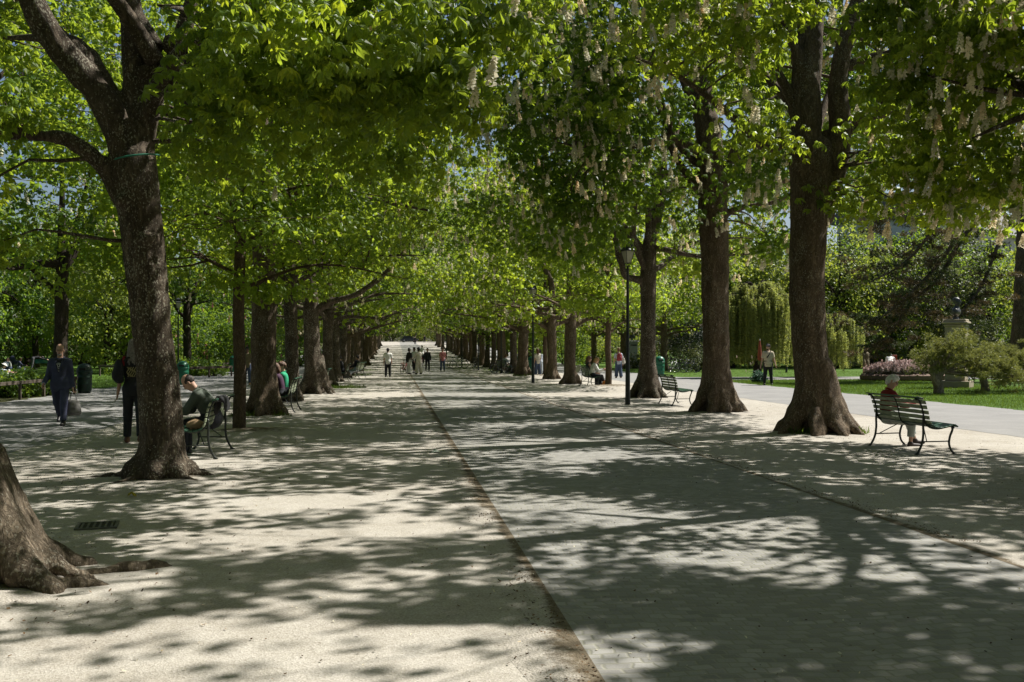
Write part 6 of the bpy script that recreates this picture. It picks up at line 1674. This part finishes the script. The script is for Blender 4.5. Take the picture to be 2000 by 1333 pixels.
px_, py_ = at(697, 58.5); p13, J, A, q = person('sitter in pale jeans past the black clad one on the left', px_, py_, R(70), dict(sit=1, hip=.50, lean=-8, curl=8, head=4, armL=(30, 6, 40), armR=(30, 6, 40), legL=(70, 5, 60), legR=(72, 5, 50)), 1.72, DKNAVY, 'long', PALEBL, 'long', LEATHER, SKIN, (H_DARK, 'short'), .018, face=False)
bench('bench under the sitter in pale jeans, far along the left row', px_ + .16, py_, R(78))

# 9. walkers and standers down the alley and on the side paths
def walker(label, px, d, rz, H, top, bottom, hair, legs='long', sleeve='long', skin=SKIN, stride=14, h=.018, sh=LEATHER, ex=None, arms=None, w=1.0, lean=2, loose=.0):
    x, y = at(px, d); a = arms or ((-12, 8, 14), (12, 8, 18))
    return person(label, x, y, rz, dict(lean=lean, head=2, armL=a[0], armR=a[1], legL=(stride, 2, 5), legR=(-stride, 2, stride * 1.2)), H, top, sleeve, bottom, legs, sh, skin, hair, h, w=w, extras=ex, face=False, loose=loose)
walker('person in white shirt, black trousers and dark hat walking away on the gravel', 757.5, 59.3, .05, 1.70, WHITE, BLACK, (H_DARK, 'short'), sleeve='short', stride=7, ex=cap_hat(BLACK, 'round'), h=.015, loose=.02)
walker('person in a dark top and white trousers beside the red bicycle', 799, 66.5, -.9, 1.72, BLACK, WHITE, (H_BLACK, 'short'), legs='wide', skin=SKIN_DK, stride=4)
walker('person in a white vest and black shorts facing the group on the paving', 809, 70, 2.6, 1.78, WHITE, BLACK, (H_BLACK, 'short'), legs='crop', sleeve='none', skin=SKIN_DK, stride=8)
walker('person in cream overalls and dark cap with back to the group', 817.5, 66.0, .6, 1.76, CREAM, CREAM, (H_BLACK, 'short'), legs='wide', skin=SKIN_DK, stride=6, ex=cap_hat(BLACK, 'peak'), arms=((20, 10, 50), (10, 10, 30)))
walker('man in a dark open jacket walking down the paving behind the group', 835, 76, FACE_CAM, 1.72, DKNAVY, DKNAVY, (H_DARK, 'short'), stride=8)
walker('woman in a pink red top and blue jeans walking on the right of the paving', 864.5, 73.5, FACE_CAM + .1, 1.74, PINKC, DENIM, (H_BROWN, 'long'), sleeve='short', stride=4)
c1, J, A, q = walker('cyclist in a white top riding away behind the group', 824.5, 92, .05, 1.76, WHITE, DKNAVY, (H_GREY, 'short'), sleeve='short', stride=12, lean=14); c1.location.z += .22
bicycle('bicycle ridden away by the cyclist in white', 824.5, 92, R(88), REDP)
walker('walker in dark clothes far up the sunlit slope', 811, 205, FACE_CAM, 1.75, DKNAVY, DKNAVY, (H_DARK, 'short'), h=.03)
walker('tiny figure near the car at the top of the alley', 829, 230, FACE_CAM, 1.75, BLACK, BLACK, (H_DARK, 'short'), h=.03)
walker('person in brown and jeans standing just right of the brown pole stem', 483, 46.5, FACE_CAM, 1.74, OLIVE, DENIM, (H_BLACK, 'short'), skin=SKIN_DK, stride=6, h=.015, sh=TAN)
walker('woman in a cream top and long blue skirt trousers behind the second lamp', 1050, 62, .3, 1.66, CREAM, DENIM, (H_BROWN, 'long'), legs='wide', sleeve='short', stride=4)
walker('person in pale jeans standing next to the woman in the cream top', 1055, 64, .3, 1.60, PALEBL, PALEBL, (H_DARK, 'short'), stride=4)
x, y = at(985, 69.5); person('sitter in a pale blue top by the dark bicycle in the right row', x, y, R(-60), dict(sit=1, hip=.50, lean=6, curl=6, head=8, armL=(30, 6, 40), armR=(30, 6, 40), legL=(82, 5, 80), legR=(82, 5, 78)), 1.72, PALEBL, 'short', CREAM, 'long', LEATHER, SKIN, (H_BROWN, 'short'), .018, face=False)
bench('bench of the sitter in pale blue, hidden by the dark bicycle', x - .14, y, R(-72))
walker('woman in brown shorts and black boots seen under the pine limbs', 1691, 55, FACE_CAM + .3, 1.78, OLIVE, OLIVE, (H_DARK, 'long'), legs='short', stride=5, sh=LEATHER, sleeve='long')
x, y = at(1738, 54); person('person in orange patterned trousers bending over the flower bed', x, y, R(-30), dict(lean=48, hip=.88, curl=14, head=20, armL=(50, 8, 30), armR=(50, 8, 30), legL=(8, 3, 8), legR=(-2, 3, 6)), 1.74, WHITE, 'long', ORANGE, 'long', LEATHER, SKIN, (H_DARK, 'long'), .018, face=False)
x, y = at(1955, 47); person('dark clad person half hidden behind the dwarf pine at the right edge', x, y, R(60), dict(hip=.9, head=14), 1.80, DKNAVY, 'long', BLACK, 'long', LEATHER, SKIN, (H_BLACK, 'short'), .016, face=False)

# 10. lawn people on the far left
x, y = at(19, 53); person('small child in white with a white hood sitting on the left lawn', x, y, R(60), dict(sit=1, hip=.14, lean=4, curl=6, head=4, armL=(60, 5, 20), armR=(60, 5, 20), legL=(86, 10, 4), legR=(86, 10, 4)), 1.05, WHITE, 'long', WHITE, 'long', WHITE, SKIN, (WHITE, 'short'), .014, face=False)
x, y = at(-1, 52); person('adult in a white sun hat and pale top reaching towards the child on the lawn', x, y, R(-80), dict(sit=1, hip=.16, lean=12, curl=8, head=10, armL=(72, 5, 8), armR=(72, 5, 8), legL=(84, 14, 30), legR=(84, 14, 30)), 1.68, PALEBL, 'short', PALEBL, 'long', LEATHER, SKIN, (H_DARK, 'short'), .014, face=False, extras=cap_hat(WHITE, 'round'))
x, y = at(64, 80); person('person bent double beside the teal bench on the left lawn', x, y, R(-60), dict(lean=74, hip=.86, curl=14, head=10, armL=(70, 8, 10), armR=(70, 8, 10), legL=(16, 5, 6), legR=(-6, 5, 8)), 1.74, BLACK, 'long', cloth('grey_dark', (.10, .10, .11)), 'long', LEATHER, SKIN, (H_DARK, 'short'), .02, face=False)
for px, d, lab, top, bot, rz in ((14, 78, 'picnicker in pale jeans on the lawn, left one of the group by the pram', PALEBL, DENIM, .4), (20, 79, 'picnicker with brown hair in grey sitting next to the pram', GREYC, DENIM, 2.2), (36, 80, 'picnicker in navy at the right side of the pram', NAVY, PALEBL, -1.2)):
    x, y = at(px, d); person(lab, x, y, rz, dict(sit=1, hip=.16, lean=6, curl=10, head=6, armL=(40, 6, 40), armR=(40, 6, 40), legL=(84, 14, 40), legR=(84, 14, 60)), 1.72, top, 'long', bot, 'long', LEATHER, SKIN, (H_BROWN, 'short'), .02, face=False)
def pram():
    x, y = at(30, 82); root = thing('pram', 'dark blue pram standing among the picnickers on the left lawn', 'pram', (x, y, 0), .5)
    s = Solid().ell((0, 0, .62), (.42, .26, .20), k=.05).ell((-.2, 0, .88), (.27, .27, .26), k=.05); s.ell((.15, 0, .95), (.30, .22, .28), sub=True); solid_obj('hood', s, .03, NAVY, root)
    for cx in (-.33, .36):
        for cy in (-.24, .24):
            m = MB(); m.tube([(cx, cy - .02, .15), (cx, cy + .02, .15)], .15, 14); m.build('wheel', TYRE, root, True)
    m = MB()
    for cy in (-.24, .24): m.tube([(-.33, cy, .15), (.1, cy, .5), (.55, cy, 1.0)], .014, 6); m.tube([(.36, cy, .15), (-.1, cy, .5)], .014, 6)
    m.tube([(.55, -.24, 1.0), (.55, .24, 1.0)], .018, 6); m.build('frame', CHROME, root, True)
pram()
# ------------------------------------------------------------------ camera, light, render settings
cam = bpy.data.cameras.new('camera'); co = bpy.data.objects.new('camera', cam); COL.objects.link(co)
cam.lens = 36.0 * FPX / 2000.0; cam.sensor_width = 36.0
cam.shift_y = (HOR - 666.5) / 2000.0
co.location = (0, 0, CAMH); co.rotation_euler = (R(90), 0, -YAW)
cam.clip_start = .05; cam.clip_end = 4000
S.camera = co
w = bpy.data.worlds.new('World'); S.world = w; w.use_nodes = True
nt_ = w.node_tree; bg = nt_.nodes['Background']
sky = nt_.nodes.new('ShaderNodeTexSky'); sky.sky_type = 'NISHITA'; sky.sun_disc = False
sky.sun_elevation = SUN_EL; sky.sun_rotation = SUN_AZ; sky.air_density = 1.0; sky.dust_density = 1.5; sky.ozone_density = 1.0
nt_.links.new(sky.outputs[0], bg.inputs[0]); bg.inputs[1].default_value = .05
sl = bpy.data.lights.new('sun', 'SUN'); sl.energy = 5.0; sl.angle = R(.55); sl.color = (1.0, .965, .90)
so = bpy.data.objects.new('sun', sl); COL.objects.link(so)
so.rotation_euler = Vector(SUN).to_track_quat('Z', 'Y').to_euler(); so.location = (30, 20, 60)
S.view_settings.view_transform = 'Standard'; S.view_settings.look = 'None'; S.view_settings.gamma = 1; S.view_settings.exposure = .80
c = S.cycles
c.max_bounces = 7; c.diffuse_bounces = 4; c.transmission_bounces = 5; c.glossy_bounces = 2; c.transparent_max_bounces = 4
c.sample_clamp_indirect = 6.0; c.caustics_reflective = False; c.caustics_refractive = False
